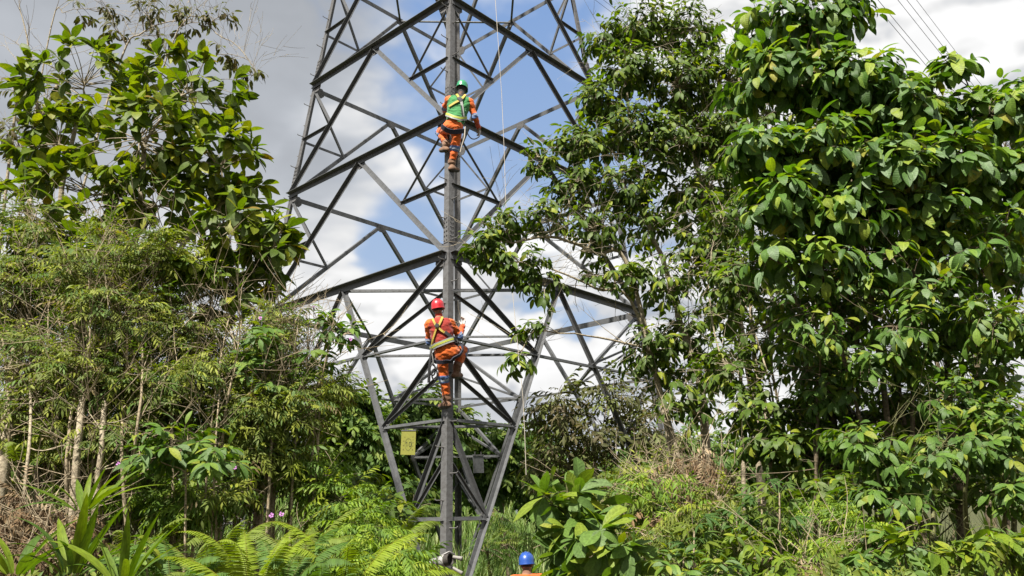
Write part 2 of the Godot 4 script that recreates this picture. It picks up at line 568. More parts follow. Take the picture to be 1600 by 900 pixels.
# one leaf along +Y, its upper side towards +Z, bending towards -Z
func leaf_into(mb: MB, xf: Transform3D, L: float, W: float, kind: String, fold: float, bend: float, seg: int, stalk: float, wave := 0.0) -> void:
	var s0 := mb.v.size()
	var y := 0.0; var z := 0.0
	if stalk > 0.0:
		var r := 0.0016 + 0.004 * W
		mb.vert(xf * Vector3(-r, 0, 0), Vector2(0.49, 0)); mb.vert(xf * Vector3(r, 0, 0), Vector2(0.51, 0))
		mb.vert(xf * Vector3(-r, stalk, 0), Vector2(0.49, 0)); mb.vert(xf * Vector3(r, stalk, 0), Vector2(0.51, 0))
		mb.tri(s0, s0 + 3, s0 + 1); mb.tri(s0, s0 + 2, s0 + 3)
		s0 += 4
		y = stalk
	for i in seg + 1:
		var t := float(i) / seg
		if i > 0:
			var a := bend * (t - 0.5 / seg)
			y += cos(a) * L / seg; z -= sin(a) * L / seg
		var w := W * 0.5 * maxf(prof(kind, clampf(t, 0.02, 0.99)), 0.02)
		if i == seg: w = W * 0.01
		var a2 := bend * t
		var up := Vector3(0, sin(a2), cos(a2))
		var wv := wave * W * sin(t * 9.0)
		mb.vert(xf * (Vector3(-w, y, z) + up * (fold * w + wv)), Vector2(0.5 - 0.5 * w / (W * 0.5), t))
		mb.vert(xf * Vector3(0, y, z), Vector2(0.5, t))
		mb.vert(xf * (Vector3(w, y, z) + up * (fold * w - wv)), Vector2(0.5 + 0.5 * w / (W * 0.5), t))
	for i in seg:
		for k in 2:
			var a := s0 + i * 3 + k
			mb.tri(a, a + 3, a + 1); mb.tri(a + 1, a + 3, a + 4)

func leaf_mesh(L: float, W: float, kind: String, fold: float, bend: float, seg: int, stalk: float, wave := 0.0, col := Color(1, 1, 1)) -> ArrayMesh:
	var mb := MB.new()
	mb.col = col
	leaf_into(mb, Transform3D.IDENTITY, L, W, kind, fold, bend, seg, stalk, wave)
	return mb.mesh()

# a spray: a short stalk with several small leaves, for fine foliage
func spray_mesh(n: int, L: float, W: float, kind: String, seed: int, span: float, droop: float, seg := 3) -> ArrayMesh:
	var mb := MB.new()
	var r := RandomNumberGenerator.new(); r.seed = seed
	var pts := curve(Vector3.ZERO, Vector3(0, span * 0.6, 0.02), Vector3(0, span, -span * droop * 0.5), 3)
	mb.tube(pts, taper(0.0022, 0.0010, 4), 3)
	for i in n:
		var t := 0.15 + 0.85 * i / maxf(n - 1, 1)
		var p := pts[0].lerp(pts[1], t * 3) if t < 0.333 else (pts[1].lerp(pts[2], t * 3 - 1) if t < 0.667 else pts[2].lerp(pts[3], t * 3 - 2))
		var s := 1.0 if i % 2 == 0 else -1.0
		if i == n - 1: s *= 0.15
		var a := Vector3(s * r.randf_range(0.6, 1.0), r.randf_range(0.4, 0.9), r.randf_range(-0.5, 0.25) - droop).normalized()
		var nz := (Vector3(r.randf_range(-0.4, 0.4), r.randf_range(-0.4, 0.4), 1.0)); nz = (nz - a * nz.dot(a)).normalized()
		var k := r.randf_range(0.7, 1.1)
		var g := r.randf_range(0.8, 1.15)
		mb.col = Color(g, g, g)
		leaf_into(mb, Transform3D(Basis(a.cross(nz), a, nz), p), L * k, W * k, kind, r.randf_range(0.1, 0.35), r.randf_range(0.2, 0.9), seg, 0.0)
	return mb.mesh()

func palmate_mesh(n: int, L: float, W: float, col: Color) -> ArrayMesh:
	var mb := MB.new(); mb.col = col
	mb.tube(PackedVector3Array([Vector3.ZERO, Vector3(0, L * 0.8, 0.02)]), taper(0.003, 0.002, 2), 4)
	for i in n:
		var a := (float(i) / (n - 1) - 0.5) * 3.9
		var d := Vector3(sin(a), cos(a), -0.35).normalized()
		var nz := Vector3(0, 0.35, 1); nz = (nz - d * nz.dot(d)).normalized()
		var k := 1.0 - 0.32 * absf(a) / 1.95
		leaf_into(mb, Transform3D(Basis(d.cross(nz), d, nz), Vector3(0, L * 0.8, 0.02)), L * k, W * k, "lance", 0.2, 0.7, 5, 0.0)
	return mb.mesh()

func frond_mesh(L: float, W: float, pairs: int, bend: float, seed: int, col: Color, cut := false) -> ArrayMesh:
	var mb := MB.new(); mb.col = col
	var r := RandomNumberGenerator.new(); r.seed = seed
	var pts := PackedVector3Array(); var tan := []
	var y := 0.0; var z := 0.0
	var steps := pairs + 6
	for i in steps + 1:
		var t := float(i) / steps
		var a := bend * t * t
		pts.append(Vector3(0, y, z)); tan.append(Vector3(0, cos(a), -sin(a)))
		y += cos(a) * L / steps; z -= sin(a) * L / steps
	mb.col = Color(col.r * 0.9 + 0.04, col.g * 0.7 + 0.02, col.b * 0.7)
	mb.tube(pts, taper(0.0045, 0.0012, pts.size()), 4)
	for i in pairs:
		var k := i + 5
		var t := float(i) / pairs
		var w := W * 0.5 * pow(sin(PI * pow(0.12 + 0.86 * t, 0.72)), 0.8) * r.randf_range(0.9, 1.06)
		for s in [-1.0, 1.0]:
			var d: Vector3 = (Vector3(s, 0, 0) * 0.93 + (tan[k] as Vector3) * (0.22 + 0.5 * t) + Vector3(0, -0.12, -0.28 * r.randf_range(0.5, 1.5))).normalized()
			var up: Vector3 = Vector3(0, 0, 1).cross(Vector3.RIGHT) * 0 + Vector3(0, -(tan[k] as Vector3).z, (tan[k] as Vector3).y)
			up = (up + Vector3(0, r.randf_range(-0.15, 0.15), 0)); up = (up - d * up.dot(d)).normalized()
			var g := r.randf_range(0.82, 1.12)
			mb.col = Color(col.r * g, col.g * g, col.b * g)
			var xf := Transform3D(Basis(d.cross(up), d, up), pts[k])
			if cut:
				# pinna itself divided into little lobes
				var m := 7
				for j in m:
					var tt := (j + 0.6) / m
					for s2 in [-1.0, 1.0]:
						var dd := (xf.basis * Vector3(s2 * 0.85, 0.55, -0.1)).normalized()
						leaf_into(mb, Transform3D(Basis(dd.cross(up).normalized(), dd, up), xf * Vector3(0, w * tt, 0)), w * 0.20 * (1.15 - tt), w * 0.09, "elliptic", 0.1, 0.3, 2, 0.0)
				leaf_into(mb, xf, w, w * 0.07, "strap", 0.1, 0.35, 3, 0.0)
			else:
				leaf_into(mb, xf, w, minf(L / pairs * 0.92, w * 0.30), "strap", 0.12, 0.45, 4, 0.0)
	return mb.mesh()

# ---------------------------------------------------------------- palettes: linear colours with weights
var PAL := {
	"left": [[Color(0.133, 0.210, 0.018), 5], [Color(0.090, 0.152, 0.020), 4], [Color(0.205, 0.271, 0.020), 3], [Color(0.288, 0.323, 0.024), 1.8], [Color(0.154, 0.220, 0.083), 1.8], [Color(0.256, 0.183, 0.033), 0.2]],
	"right": [[Color(0.099, 0.208, 0.043), 5], [Color(0.071, 0.155, 0.039), 3.5], [Color(0.167, 0.291, 0.049), 3], [Color(0.269, 0.369, 0.053), 2.6], [Color(0.170, 0.276, 0.154), 2.6], [Color(0.334, 0.345, 0.065), 0.35]],
	"dark": [[Color(0.081, 0.149, 0.025), 4], [Color(0.109, 0.191, 0.027), 4], [Color(0.174, 0.259, 0.030), 2], [Color(0.290, 0.355, 0.036), 0.9], [Color(0.055, 0.105, 0.020), 1.6], [Color(0.153, 0.218, 0.088), 1.2]],
	"olive": [[Color(0.105, 0.110, 0.040), 4], [Color(0.080, 0.078, 0.034), 3], [Color(0.125, 0.105, 0.048), 2], [Color(0.14, 0.165, 0.045), 2.5]],
	"scrub": [[Color(0.172, 0.211, 0.034), 4], [Color(0.125, 0.167, 0.032), 4], [Color(0.248, 0.281, 0.036), 3], [Color(0.209, 0.164, 0.072), 1.0], [Color(0.108, 0.181, 0.036), 3]],
	"lime": [[Color(0.190, 0.290, 0.024), 4], [Color(0.140, 0.235, 0.026), 4], [Color(0.270, 0.335, 0.028), 1.5], [Color(0.100, 0.180, 0.026), 3]],
	"fresh": [[Color(0.116, 0.229, 0.043), 4], [Color(0.087, 0.178, 0.041), 3.5], [Color(0.177, 0.290, 0.053), 2], [Color(0.261, 0.323, 0.041), 0.9], [Color(0.152, 0.245, 0.120), 1.4]],
	"shrub": [[Color(0.150, 0.265, 0.065), 4], [Color(0.115, 0.210, 0.060), 4], [Color(0.220, 0.310, 0.045), 1.8], [Color(0.285, 0.335, 0.030), 0.9], [Color(0.165, 0.260, 0.115), 1.6]],
	"brown": [[Color(0.16, 0.105, 0.06), 4], [Color(0.22, 0.16, 0.10), 3], [Color(0.10, 0.065, 0.04), 3], [Color(0.28, 0.22, 0.16), 1.5]],
	"far": [[Color(0.100, 0.174, 0.031), 4], [Color(0.075, 0.138, 0.031), 3], [Color(0.152, 0.222, 0.037), 2], [Color(0.213, 0.270, 0.048), 1]],
}
func pick(pal: Array) -> int:
	var s := 0.0
	for e in pal: s += e[1]
	var x := rng.randf() * s
	for i in pal.size():
		x -= pal[i][1]
		if x <= 0: return i
	return pal.size() - 1

# kinds of leaf, each with a mesh (unit length) for the copies and one mesh per colour for the leaves built one by one
var KIND := {}
func kind(called: String, meshes: Array, mat: Material, pal: String) -> void:
	KIND[called] = {"meshes": meshes, "mat": mat, "pal": PAL[pal], "own": {}}

func own_mesh(k: Dictionary, shape: int, ci: int) -> ArrayMesh:
	var key := shape * 100 + ci
	if not k.own.has(key):
		var src: ArrayMesh = k.meshes[shape]
		var arr := src.surface_get_arrays(0)
		var cs: PackedColorArray = arr[Mesh.ARRAY_COLOR]
		var pc: Color = k.pal[ci][0]
		for i in cs.size(): cs[i] = Color(cs[i].r * pc.r, cs[i].g * pc.g, cs[i].b * pc.b)
		arr[Mesh.ARRAY_COLOR] = cs
		var am := ArrayMesh.new()
		am.add_surface_from_arrays(Mesh.PRIMITIVE_TRIANGLES, arr)
		k.own[key] = am
	return k.own[key]

func leaf_basis(a: Vector3, nrm: Vector3, s: float) -> Basis:
	var y := a.normalized()
	var z := nrm - y * nrm.dot(y)
	if z.length_squared() < 1e-6: z = Vector3.RIGHT - y * y.x
	z = z.normalized()
	return Basis(y.cross(z) * s, y * s, z * s)

# leaves of one plant: the `own` nearest to the camera as parts of their own, the others as one mass
func lay_leaves(o: Node3D, k: Dictionary, items: Array, own: int, called := "leaf") -> void:
	# item: [Transform3D (world), shape, colour index, brightness]
	var base := o.global_position
	var order := []
	for i in items.size():
		order.append([(items[i][0] as Transform3D).origin.distance_squared_to(cam.position), i])
	order.sort()
	var singles := {}
	for j in mini(own, order.size()): singles[order[j][1]] = true
	var groups := {}
	for i in items.size():
		var it: Array = items[i]
		var t: Transform3D = it[0]
		t.origin -= base
		if singles.has(i):
			var l := put(called, own_mesh(k, it[1], it[2]), k.mat, o)
			l.transform = t
		else:
			if not groups.has(it[1]): groups[it[1]] = [[], []]
			var c: Color = k.pal[it[2]][0]
			groups[it[1]][0].append(t)
			groups[it[1]][1].append(Color(c.r * it[3], c.g * it[3], c.b * it[3]))
	for sh in groups:
		var m := multi("leaves", k.meshes[sh], k.mat, groups[sh][0], groups[sh][1], o)
		m.set_meta("kind", "stuff")

# ---------------------------------------------------------------- a woody plant: stems, limbs to each lobe of the crown, twigs, leaves
# d: name label cat group base stems[[points], r0, r1] lobes[[centre, rx, ry, rz, twigs]] kind size[lo, hi] per own bark droop tuft twig_r dry
func grow(d: Dictionary) -> Node3D:
	rng.seed = d.get("seed", 1)
	var base: Vector3 = d.base
	var o := thing(d.name, d.label, d.cat, base, d.get("group", ""))
	var bark: Material = d.get("bark", M.bark)
	var smp := []      # [point, radius, direction]
	var tr := MB.new()
	for s in d.stems:
		var raw: Array = s[0]
		var pts := PackedVector3Array()
		for i in raw.size() - 1:
			var p0: Vector3 = raw[maxi(i - 1, 0)]; var p1: Vector3 = raw[i]; var p2: Vector3 = raw[i + 1]; var p3: Vector3 = raw[mini(i + 2, raw.size() - 1)]
			for j in 6:
				pts.append(p1.cubic_interpolate(p2, p0, p3, j / 6.0) - base + rv() * s[1] * 0.18)
		pts.append(raw[-1] - base)
		var rad := PackedFloat32Array()
		for i in pts.size():
			var t := float(i) / (pts.size() - 1)
			rad.append(lerpf(s[1], s[2], t) * (1.0 + 0.35 * exp(-t * 18.0)) * rng.randf_range(0.93, 1.07))
			smp.append([pts[i], rad[i]])
		tr.tube(pts, rad, 8 if s[1] > 0.03 else 5)
	put("trunk" if d.cat == "tree" else "stem", tr.mesh(), bark, o)
	var k: Dictionary = KIND[d.kind]
	var br := MB.new()
	var items := []
	var stem_count := smp.size()
	var per: int = d.get("per", 5)
	var droop: float = d.get("droop", 0.3)
	var tuft: bool = d.get("tuft", false)
	var twr: float = d.get("twig_r", 0.005)
	var size: Array = d.size
	for lb in d.lobes:
		var c: Vector3 = lb[0] - base
		var best := 0; var bd := 1e9
		for i in smp.size():
			var q: Vector3 = smp[i][0]
			var e := q.distance_to(c) + maxf(q.y - c.y + 0.1, 0.0) * 1.6 + (0.0 if i < stem_count else 0.25)
			if e < bd: bd = e; best = i
		var a: Vector3 = smp[best][0]
		var r0: float = minf(smp[best][1] * 0.7, 0.010 + 0.016 * a.distance_to(c))
		var ctl := (a + c) * 0.5 + Vector3(0, 0.12, 0) * a.distance_to(c) + rv() * 0.12 * a.distance_to(c)
		var lp := curve(a, ctl, c, 9)
		for i in range(1, 9): lp[i] += rv() * 0.02 * a.distance_to(c)
		br.tube(lp, taper(r0, maxf(twr * 1.3, r0 * 0.35), lp.size()), 5)
		for i in range(2, lp.size()): smp.append([lp[i], lerpf(r0, r0 * 0.4, i / 9.0)])
		for w in int(lb[4] * d.get("dense", 1.0)):
			var v := rv()
			while v.length_squared() > 1.0 or v.length_squared() < 0.01: v = rv()
			v = v.normalized() * pow(v.length(), 0.55)
			var tip := c + Vector3(v.x * lb[1], v.y * lb[2], v.z * lb[3])
			var st: Vector3 = lp[rng.randi_range(3, 9)]
			for g in 2:
				var s2: Vector3 = lp[rng.randi_range(3, 9)]
				if s2.distance_to(tip) < st.distance_to(tip): st = s2
			var ln := st.distance_to(tip)
			var cc := (st + tip) * 0.5 + Vector3(0, 0.10 * ln, 0) + rv() * 0.14 * ln
			var tp := curve(st, cc, tip, 5)
			br.tube(tp, taper(twr, twr * 0.4, 6), 4)
			var outw := (tip - c).normalized()
			for q in per:
				var t := 1.0
				if tuft: t = 1.0 - 0.10 * rng.randf()
				else: t = 0.42 + 0.58 * (q + rng.randf() * 0.8) / per
				t = minf(t, 1.0)
				var fi := t * 5.0; var ii := mini(int(fi), 4)
				var p := tp[ii].lerp(tp[ii + 1], fi - ii)
				var tg := (tp[ii + 1] - tp[ii]).normalized()
				var side := tg.cross(Vector3.UP)
				if side.length_squared() < 0.01: side = Vector3.RIGHT
				side = side.normalized().rotated(tg, rng.randf_range(-0.5, 0.5) + (TAU * q / per if tuft else 0.0))
				if q % 2 == 1 and not tuft: side = -side
				var ax := (tg * rng.randf_range(0.3, 0.8) + side * rng.randf_range(0.6, 1.0) + Vector3(0, -droop * rng.randf_range(0.5, 1.4), 0) + rv() * 0.32)
				if q == per - 1: ax = tg + Vector3(0, -droop * 0.6, 0) + rv() * 0.25
				var nr := Vector3(0, 0.9, 0) + outw * 0.55 + rv() * 0.45
				# the young leaves at the upper ends of the branches are the paler ones
				var ci := pick(k.pal)
				if v.y > 0.25 and rng.randf() < 0.55:
					var c2 := pick(k.pal)
					if (k.pal[c2][0] as Color).g > (k.pal[ci][0] as Color).g: ci = c2
				var sz := rng.randf_range(size[0], size[1]) * (0.62 + 0.46 * sqrt(rng.randf()))
				items.append([Transform3D(leaf_basis(ax, nr, sz), p + base), rng.randi() % k.meshes.size(), ci, rng.randf_range(0.82, 1.15)])
	if d.get("bare", 0) > 0:
		for i in int(d.bare):
			var s: Array = smp[rng.randi_range(0, smp.size() - 1)]
			var a: Vector3 = s[0]
			var e := a + (rv() * Vector3(1, 0.5, 1) + Vector3(0, d.get("bare_up", 0.45), 0)).normalized() * rng.randf_range(0.25, d.get("bare_len", 0.9))
			var tp := curve(a, (a + e) * 0.5 + rv() * 0.1, e, 5)
			br.tube(tp, taper(minf(s[1] * 0.5, twr * 1.2), 0.0015, 6), 4)
			for g in 2:
				var b := tp[rng.randi_range(2, 4)]
				var f := b + (rv() + (e - a).normalized() * 0.8) * 0.22
				br.tube(curve(b, (b + f) * 0.5 + rv() * 0.04, f, 3), taper(0.003, 0.0012, 4), 3)
	if br.v.size(): put("branches", br.mesh(), d.get("twig_bark", bark), o).set_meta("kind", "stuff")
	lay_leaves(o, k, items, d.get("own", 0))
	return o

# lobes given on the photograph: [px, py, z, half width px, half height px, depth m, twigs]
func lobes(a: Array) -> Array:
	var o := []
	for e in a:
		var c := at(e[0], e[1], e[2])
		var m: float = (at(e[0] + 100.0, e[1], e[2]) - c).length() / 100.0
		o.append([c, e[3] * m, e[4] * m, e[5], e[6]])
	return o

func stem(a: Array, r0: float, r1: float) -> Array:
	var p := []
	for e in a: p.append(at(e[0], e[1], e[2]))
	var g: Vector3 = p[0]
	p[0] = Vector3(g.x, ground(g.x, g.z) - 0.05, g.z) if a[0].size() < 4 else g
	return [p, r0, r1]
# ---------------------------------------------------------------- bodies: tapered bones joined into one surface
# bone: [a, b, radius at a, radius at b, tag]
func bone_d(p: Vector3, b: Array) -> float:
	var a: Vector3 = b[0]
	var ab: Vector3 = b[1] - a
	var t := clampf((p - a).dot(ab) / maxf(ab.length_squared(), 1e-9), 0.0, 1.0)
	return p.distance_to(a + ab * t) - lerpf(b[2], b[3], t)

func field(p: Vector3, bones: Array, k: float) -> float:
	var s := 0.0
	for b in bones: s += exp(-k * minf(bone_d(p, b), 2.0))
	return -log(maxf(s, 1e-30)) / k

func nets(mb: MB, bones: Array, cell: float, k: float, fold: float, paint: Callable) -> void:
	var lo := Vector3.ONE * 1e9; var hi := -lo
	for b in bones:
		for e in 2:
			var r: float = b[2 + e] + cell * 3 + 0.03
			lo = lo.min((b[e] as Vector3) - Vector3.ONE * r); hi = hi.max((b[e] as Vector3) + Vector3.ONE * r)
	var nx := int((hi.x - lo.x) / cell) + 2; var ny := int((hi.y - lo.y) / cell) + 2; var nz := int((hi.z - lo.z) / cell) + 2
	var sum := PackedFloat32Array(); sum.resize(nx * ny * nz)
	var reach := maxf(2.6 * cell, 0.03)
	for b in bones:
		var a: Vector3 = b[0]; var e: Vector3 = b[1]
		var ab := e - a; var il := 1.0 / maxf(ab.length_squared(), 1e-9)
		var r0: float = b[2]; var r1: float = b[3]
		var rm := maxf(r0, r1) + reach
		var l2 := (a.min(e) - Vector3.ONE * rm - lo) / cell; var h2 := (a.max(e) + Vector3.ONE * rm - lo) / cell
		for z in range(maxi(int(l2.z), 0), mini(int(h2.z) + 2, nz)):
			for y in range(maxi(int(l2.y), 0), mini(int(h2.y) + 2, ny)):
				var row := (z * ny + y) * nx
				for x in range(maxi(int(l2.x), 0), mini(int(h2.x) + 2, nx)):
					var p := lo + Vector3(x, y, z) * cell
					var t := clampf((p - a).dot(ab) * il, 0.0, 1.0)
					var d := p.distance_to(a + ab * t) - (r0 + (r1 - r0) * t)
					if d < reach * 1.6: sum[row + x] += exp(-k * d)
	var f := PackedFloat32Array(); f.resize(sum.size())
	for i in sum.size():
		f[i] = 1.0 if sum[i] <= 0.0 else -log(sum[i]) / k
	if fold > 0.0:
		var nn := n2
		for z in nz:
			for y in ny:
				var row := (z * ny + y) * nx
				for x in nx:
					if absf(f[row + x]) < cell * 3.0:
						var p := lo + Vector3(x, y, z) * cell
						f[row + x] += fold * nn.get_noise_3d(p.x * 9.0 + p.y * 5.0, p.y * 17.0, p.z * 9.0)
	var id := PackedInt32Array(); id.resize(sum.size()); id.fill(-1)
	var sx := 1; var sy := nx; var sz := nx * ny
	var off := [0, sx, sy, sx + sy, sz, sx + sz, sy + sz, sx + sy + sz]
	var cp := [Vector3(0, 0, 0), Vector3(1, 0, 0), Vector3(0, 1, 0), Vector3(1, 1, 0), Vector3(0, 0, 1), Vector3(1, 0, 1), Vector3(0, 1, 1), Vector3(1, 1, 1)]
	var edges := [[0, 1], [2, 3], [4, 5], [6, 7], [0, 2], [1, 3], [4, 6], [5, 7], [0, 4], [1, 5], [2, 6], [3, 7]]
	for z in nz - 1:
		for y in ny - 1:
			for x in nx - 1:
				var i := z * sz + y * sy + x
				var f0 := f[i]
				if absf(f0) > cell * 3.0: continue
				var m := 0
				for c in 8:
					if f[i + off[c]] < 0.0: m += 1
				if m == 0 or m == 8: continue
				var acc := Vector3.ZERO; var cnt := 0
				for e in edges:
					var fa := f[i + off[e[0]]]; var fb := f[i + off[e[1]]]
					if (fa < 0.0) != (fb < 0.0):
						acc += (cp[e[0]] as Vector3).lerp(cp[e[1]], fa / (fa - fb)); cnt += 1
				var p := lo + (Vector3(x, y, z) + acc / cnt) * cell
				mb.col = paint.call(p)
				id[i] = mb.vert(p)
	for z in range(1, nz - 1):
		for y in range(1, ny - 1):
			for x in range(1, nx - 1):
				var i := z * sz + y * sy + x
				if absf(f[i]) > cell * 3.0: continue
				var a := f[i] < 0.0
				for ax in 3:
					var st: int = [sx, sy, sz][ax]
					if a == (f[i + st] < 0.0): continue
					var u: int = [sy, sz, sx][ax]; var w: int = [sz, sx, sy][ax]
					var q0 := id[i]; var q1 := id[i - u]; var q2 := id[i - u - w]; var q3 := id[i - w]
					if q0 < 0 or q1 < 0 or q2 < 0 or q3 < 0: continue
					if a:
						mb.tri(q0, q2, q1); mb.tri(q0, q3, q2)
					else:
						mb.tri(q0, q1, q2); mb.tri(q0, q2, q3)

func nearest(p: Vector3, bones: Array) -> Array:
	var bd := 1e9; var bb: Array = bones[0]
	for b in bones:
		var d := bone_d(p, b)
		if d < bd: bd = d; bb = b
	var ab: Vector3 = bb[1] - bb[0]
	return [bb, clampf((p - (bb[0] as Vector3)).dot(ab) / maxf(ab.length_squared(), 1e-9), 0, 1)]

# palm, four fingers of three joints and a thumb; `to` runs from wrist to knuckles, `palm` is the way the palm faces, `th` the thumb's side
func hand_bones(w: Vector3, to: Vector3, palm: Vector3, th: Vector3, curl: float) -> Array:
	var y := to.normalized()
	var x := (th - y * th.dot(y)).normalized()
	var n := (palm - y * palm.dot(y)); n = (n - x * n.dot(x)).normalized()
	var o := []
	var lens := [0.040, 0.045, 0.042, 0.033]
	for i in 4:
		var lat := x * (0.030 - 0.020 * i)
		var k := w + y * (0.092 - 0.004 * absf(i - 1.2)) + lat
		o.append([w + lat * 0.55 + y * 0.01, k, 0.016, 0.0125, "glove"])
		var d := y
		var p := k
		for j in 3:
			d = d.rotated(x, 0.0)
			var c: float = curl * [0.75, 1.0, 0.7][j] * (1.0 + 0.07 * i)
			d = (d * cos(c) + n * sin(c) * 1.0).normalized() if j == 0 else (d.rotated(y.cross(n).normalized(), c)).normalized()
			var q: Vector3 = p + d * lens[i] * [1.0, 0.66, 0.52][j]
			o.append([p, q, 0.0102 - 0.0008 * j, 0.0094 - 0.0008 * j, "glove"])
			p = q
	var t0 := w + y * 0.028 + x * 0.026
	var t1 := t0 + (x * 0.75 + y * 0.55 + n * 0.35).normalized() * 0.040
	var t2 := t1 + (x * 0.25 + y * 0.75 + n * 0.65).normalized() * 0.032
	var t3 := t2 + (y * 0.65 + n * 0.75 - x * 0.1).normalized() * 0.026
	o.append([t0, t1, 0.015, 0.0125, "glove"]); o.append([t1, t2, 0.0118, 0.0108, "glove"]); o.append([t2, t3, 0.0106, 0.0092, "glove"])
	return o

func ribbon(mb: MB, pts: Array, nrm: Array, w: float, th: float) -> void:
	var m := pts.size()
	var rows := []
	for i in m:
		var t: Vector3 = ((pts[mini(i + 1, m - 1)] as Vector3) - (pts[maxi(i - 1, 0)] as Vector3)).normalized()
		var n: Vector3 = nrm[i]
		var s := t.cross(n).normalized() * w * 0.5
		var p: Vector3 = pts[i]
		rows.append([p - s - n * 0.012, p - s + n * th, p + s + n * th, p + s - n * 0.012])
	for i in m - 1:
		for k in 3:
			var a: Array = rows[i]; var b: Array = rows[i + 1]
			var out: Vector3 = nrm[i] if k == 1 else ((a[k] as Vector3) + (a[k + 1] as Vector3)) * 0.5 - (pts[i] as Vector3) - (nrm[i] as Vector3) * 0.0
			mb.quad(a[k], a[k + 1], b[k + 1], b[k], out)

func person(label: String, J: Dictionary, C: Dictionary, straps: Array, group: String) -> Node3D:
	var base: Vector3 = J.base
	var o := thing("person", label, "person", base, group)
	for k in ["head", "neck", "waist", "pelvis"]: J[k] -= base
	for k in ["s", "h", "k", "a", "e", "w", "heel", "toe"]:
		for side in ["L", "R"]: J[k + side] -= base
	var up: Vector3 = ((J.head as Vector3) - (J.neck as Vector3)).normalized()
	var fw: Vector3 = J.face
	fw = (fw - up * fw.dot(up)).normalized()
	var rt := fw.cross(up).normalized()
	var B := []
	var sl: Vector3 = J.sL; var sr: Vector3 = J.sR
	var cm := (sl + sr) * 0.5
	B.append([J.neck + up * 0.02, cm, 0.058, 0.075, "neck"])
	B.append([sl.lerp(sr, 0.10), sl.lerp(sr, 0.90), 0.068, 0.068, "torso"])
	B.append([sl.lerp(sr, 0.25) - (cm - J.waist).normalized() * 0.05, J.waist.lerp(J.hL, 0.55), 0.098, 0.098, "torso"])
	B.append([sl.lerp(sr, 0.75) - (cm - J.waist).normalized() * 0.05, J.waist.lerp(J.hR, 0.55), 0.098, 0.098, "torso"])
	B.append([cm - (cm - J.waist).normalized() * 0.08, J.waist, 0.115, 0.110, "torso"])
	B.append([J.waist, J.pelvis, 0.112, 0.120, "trouser"])
	B.append([J.hL, J.hR, 0.108, 0.108, "trouser"])
	for s in ["L", "R"]:
		var shd: Vector3 = J["s" + s]; var el: Vector3 = J["e" + s]; var wr: Vector3 = J["w" + s]
		B.append([shd, el, 0.068, 0.054, "upper" + s]); B.append([el, wr, 0.055, 0.040, "fore" + s])
		var hp: Vector3 = J["h" + s]; var kn: Vector3 = J["k" + s]; var an: Vector3 = J["a" + s]
		B.append([hp, kn, 0.102, 0.074, "thigh" + s]); B.append([kn, an, 0.076, 0.066, "shin" + s])
		B.append([an, (J["heel" + s] as Vector3).lerp(J["toe" + s], 0.25) + (an - J["heel" + s]) * 0.25, 0.048, 0.045, "boot"])
	var paint := func(p: Vector3) -> Color:
		var q := nearest(p, B)
		var tg: String = q[0][4]; var t: float = q[1]
		if tg == "neck": return C.collar if t > 0.35 else C.skin
		if tg == "torso": return C.shirt
		if tg == "trouser": return C.trouser if t > 0.0 or q[0][0] != J.waist else C.shirt
		if tg.begins_with("upper"):
			if t > 0.80: return C.band2 if t > 0.86 and t < 0.92 else C.band
			return C.sleeve
		if tg.begins_with("fore"):
			if t < 0.10: return C.band
			return C.cuff if t > 0.45 else C.sleeve
		if tg.begins_with("shin"):
			if t < 0.30: return C.band2 if t > 0.12 and t < 0.20 else C.band
			return C.trouser if t < 0.80 else C.boot
		if tg == "boot": return C.boot
		return C.trouser
	var mb := MB.new()
	nets(mb, B, 0.013, 55.0, 0.020, paint)
	# head: skull, jaw, nose, ears, with hair by colour
	var hc: Vector3 = J.head
	var H := [[hc - fw * 0.022 + up * 0.022, hc + fw * 0.022 + up * 0.028, 0.082, 0.078, "s"], [hc + up * 0.0, hc + fw * 0.050 - up * 0.070, 0.066, 0.036, "s"], [hc + fw * 0.072 - up * 0.010, hc + fw * 0.096 - up * 0.036, 0.010, 0.014, "s"],
		[hc + rt * 0.078 - fw * 0.006 + up * 0.012, hc + rt * 0.076 - fw * 0.004 - up * 0.030, 0.016, 0.011, "s"], [hc - rt * 0.078 - fw * 0.006 + up * 0.012, hc - rt * 0.076 - fw * 0.004 - up * 0.030, 0.016, 0.011, "s"],
		[hc + fw * 0.070 - up * 0.062 - rt * 0.014, hc + fw * 0.070 - up * 0.062 + rt * 0.014, 0.016, 0.016, "s"], [hc - up * 0.05 - fw * 0.01, J.neck - up * 0.03, 0.056, 0.060, "s"], [hc + fw * 0.066 + up * 0.034 - rt * 0.035, hc + fw * 0.066 + up * 0.034 + rt * 0.035, 0.020, 0.020, "s"]]
	var paint_head := func(p: Vector3) -> Color:
		var d := p - hc
		var f := d.dot(fw); var u := d.dot(up); var r := absf(d.dot(rt))
		if f > 0.055 and absf(u - 0.008) < 0.009 and absf(r - 0.032) < 0.015: return Color(0.75, 0.72, 0.68) if absf(r - 0.032) > 0.006 else Color(0.03, 0.02, 0.015)
		if f > 0.055 and absf(u - 0.030) < 0.006 and absf(r - 0.032) < 0.022: return C.hair
		if f > 0.06 and absf(u + 0.062) < 0.008 and r < 0.026: return Color(0.22, 0.09, 0.07)
		if (f < 0.02 and u > -0.045 and r < 0.074) or u > 0.07: return C.hair
		if C.get("mask", false) and u < 0.06 and f < 0.05: return C.hair
		return C.collar if u < -0.10 and C.get("hood", false) else C.skin
	nets(mb, H, 0.006, 120.0, 0.0, paint_head)
	var paint_hand := func(_p: Vector3) -> Color: return C.glove
	for s in ["L", "R"]:
		nets(mb, hand_bones(J["w" + s], J["to" + s], J["palm" + s], J["th" + s], J.get("curl" + s, 0.9)), 0.0050, 260.0, 0.0, paint_hand)
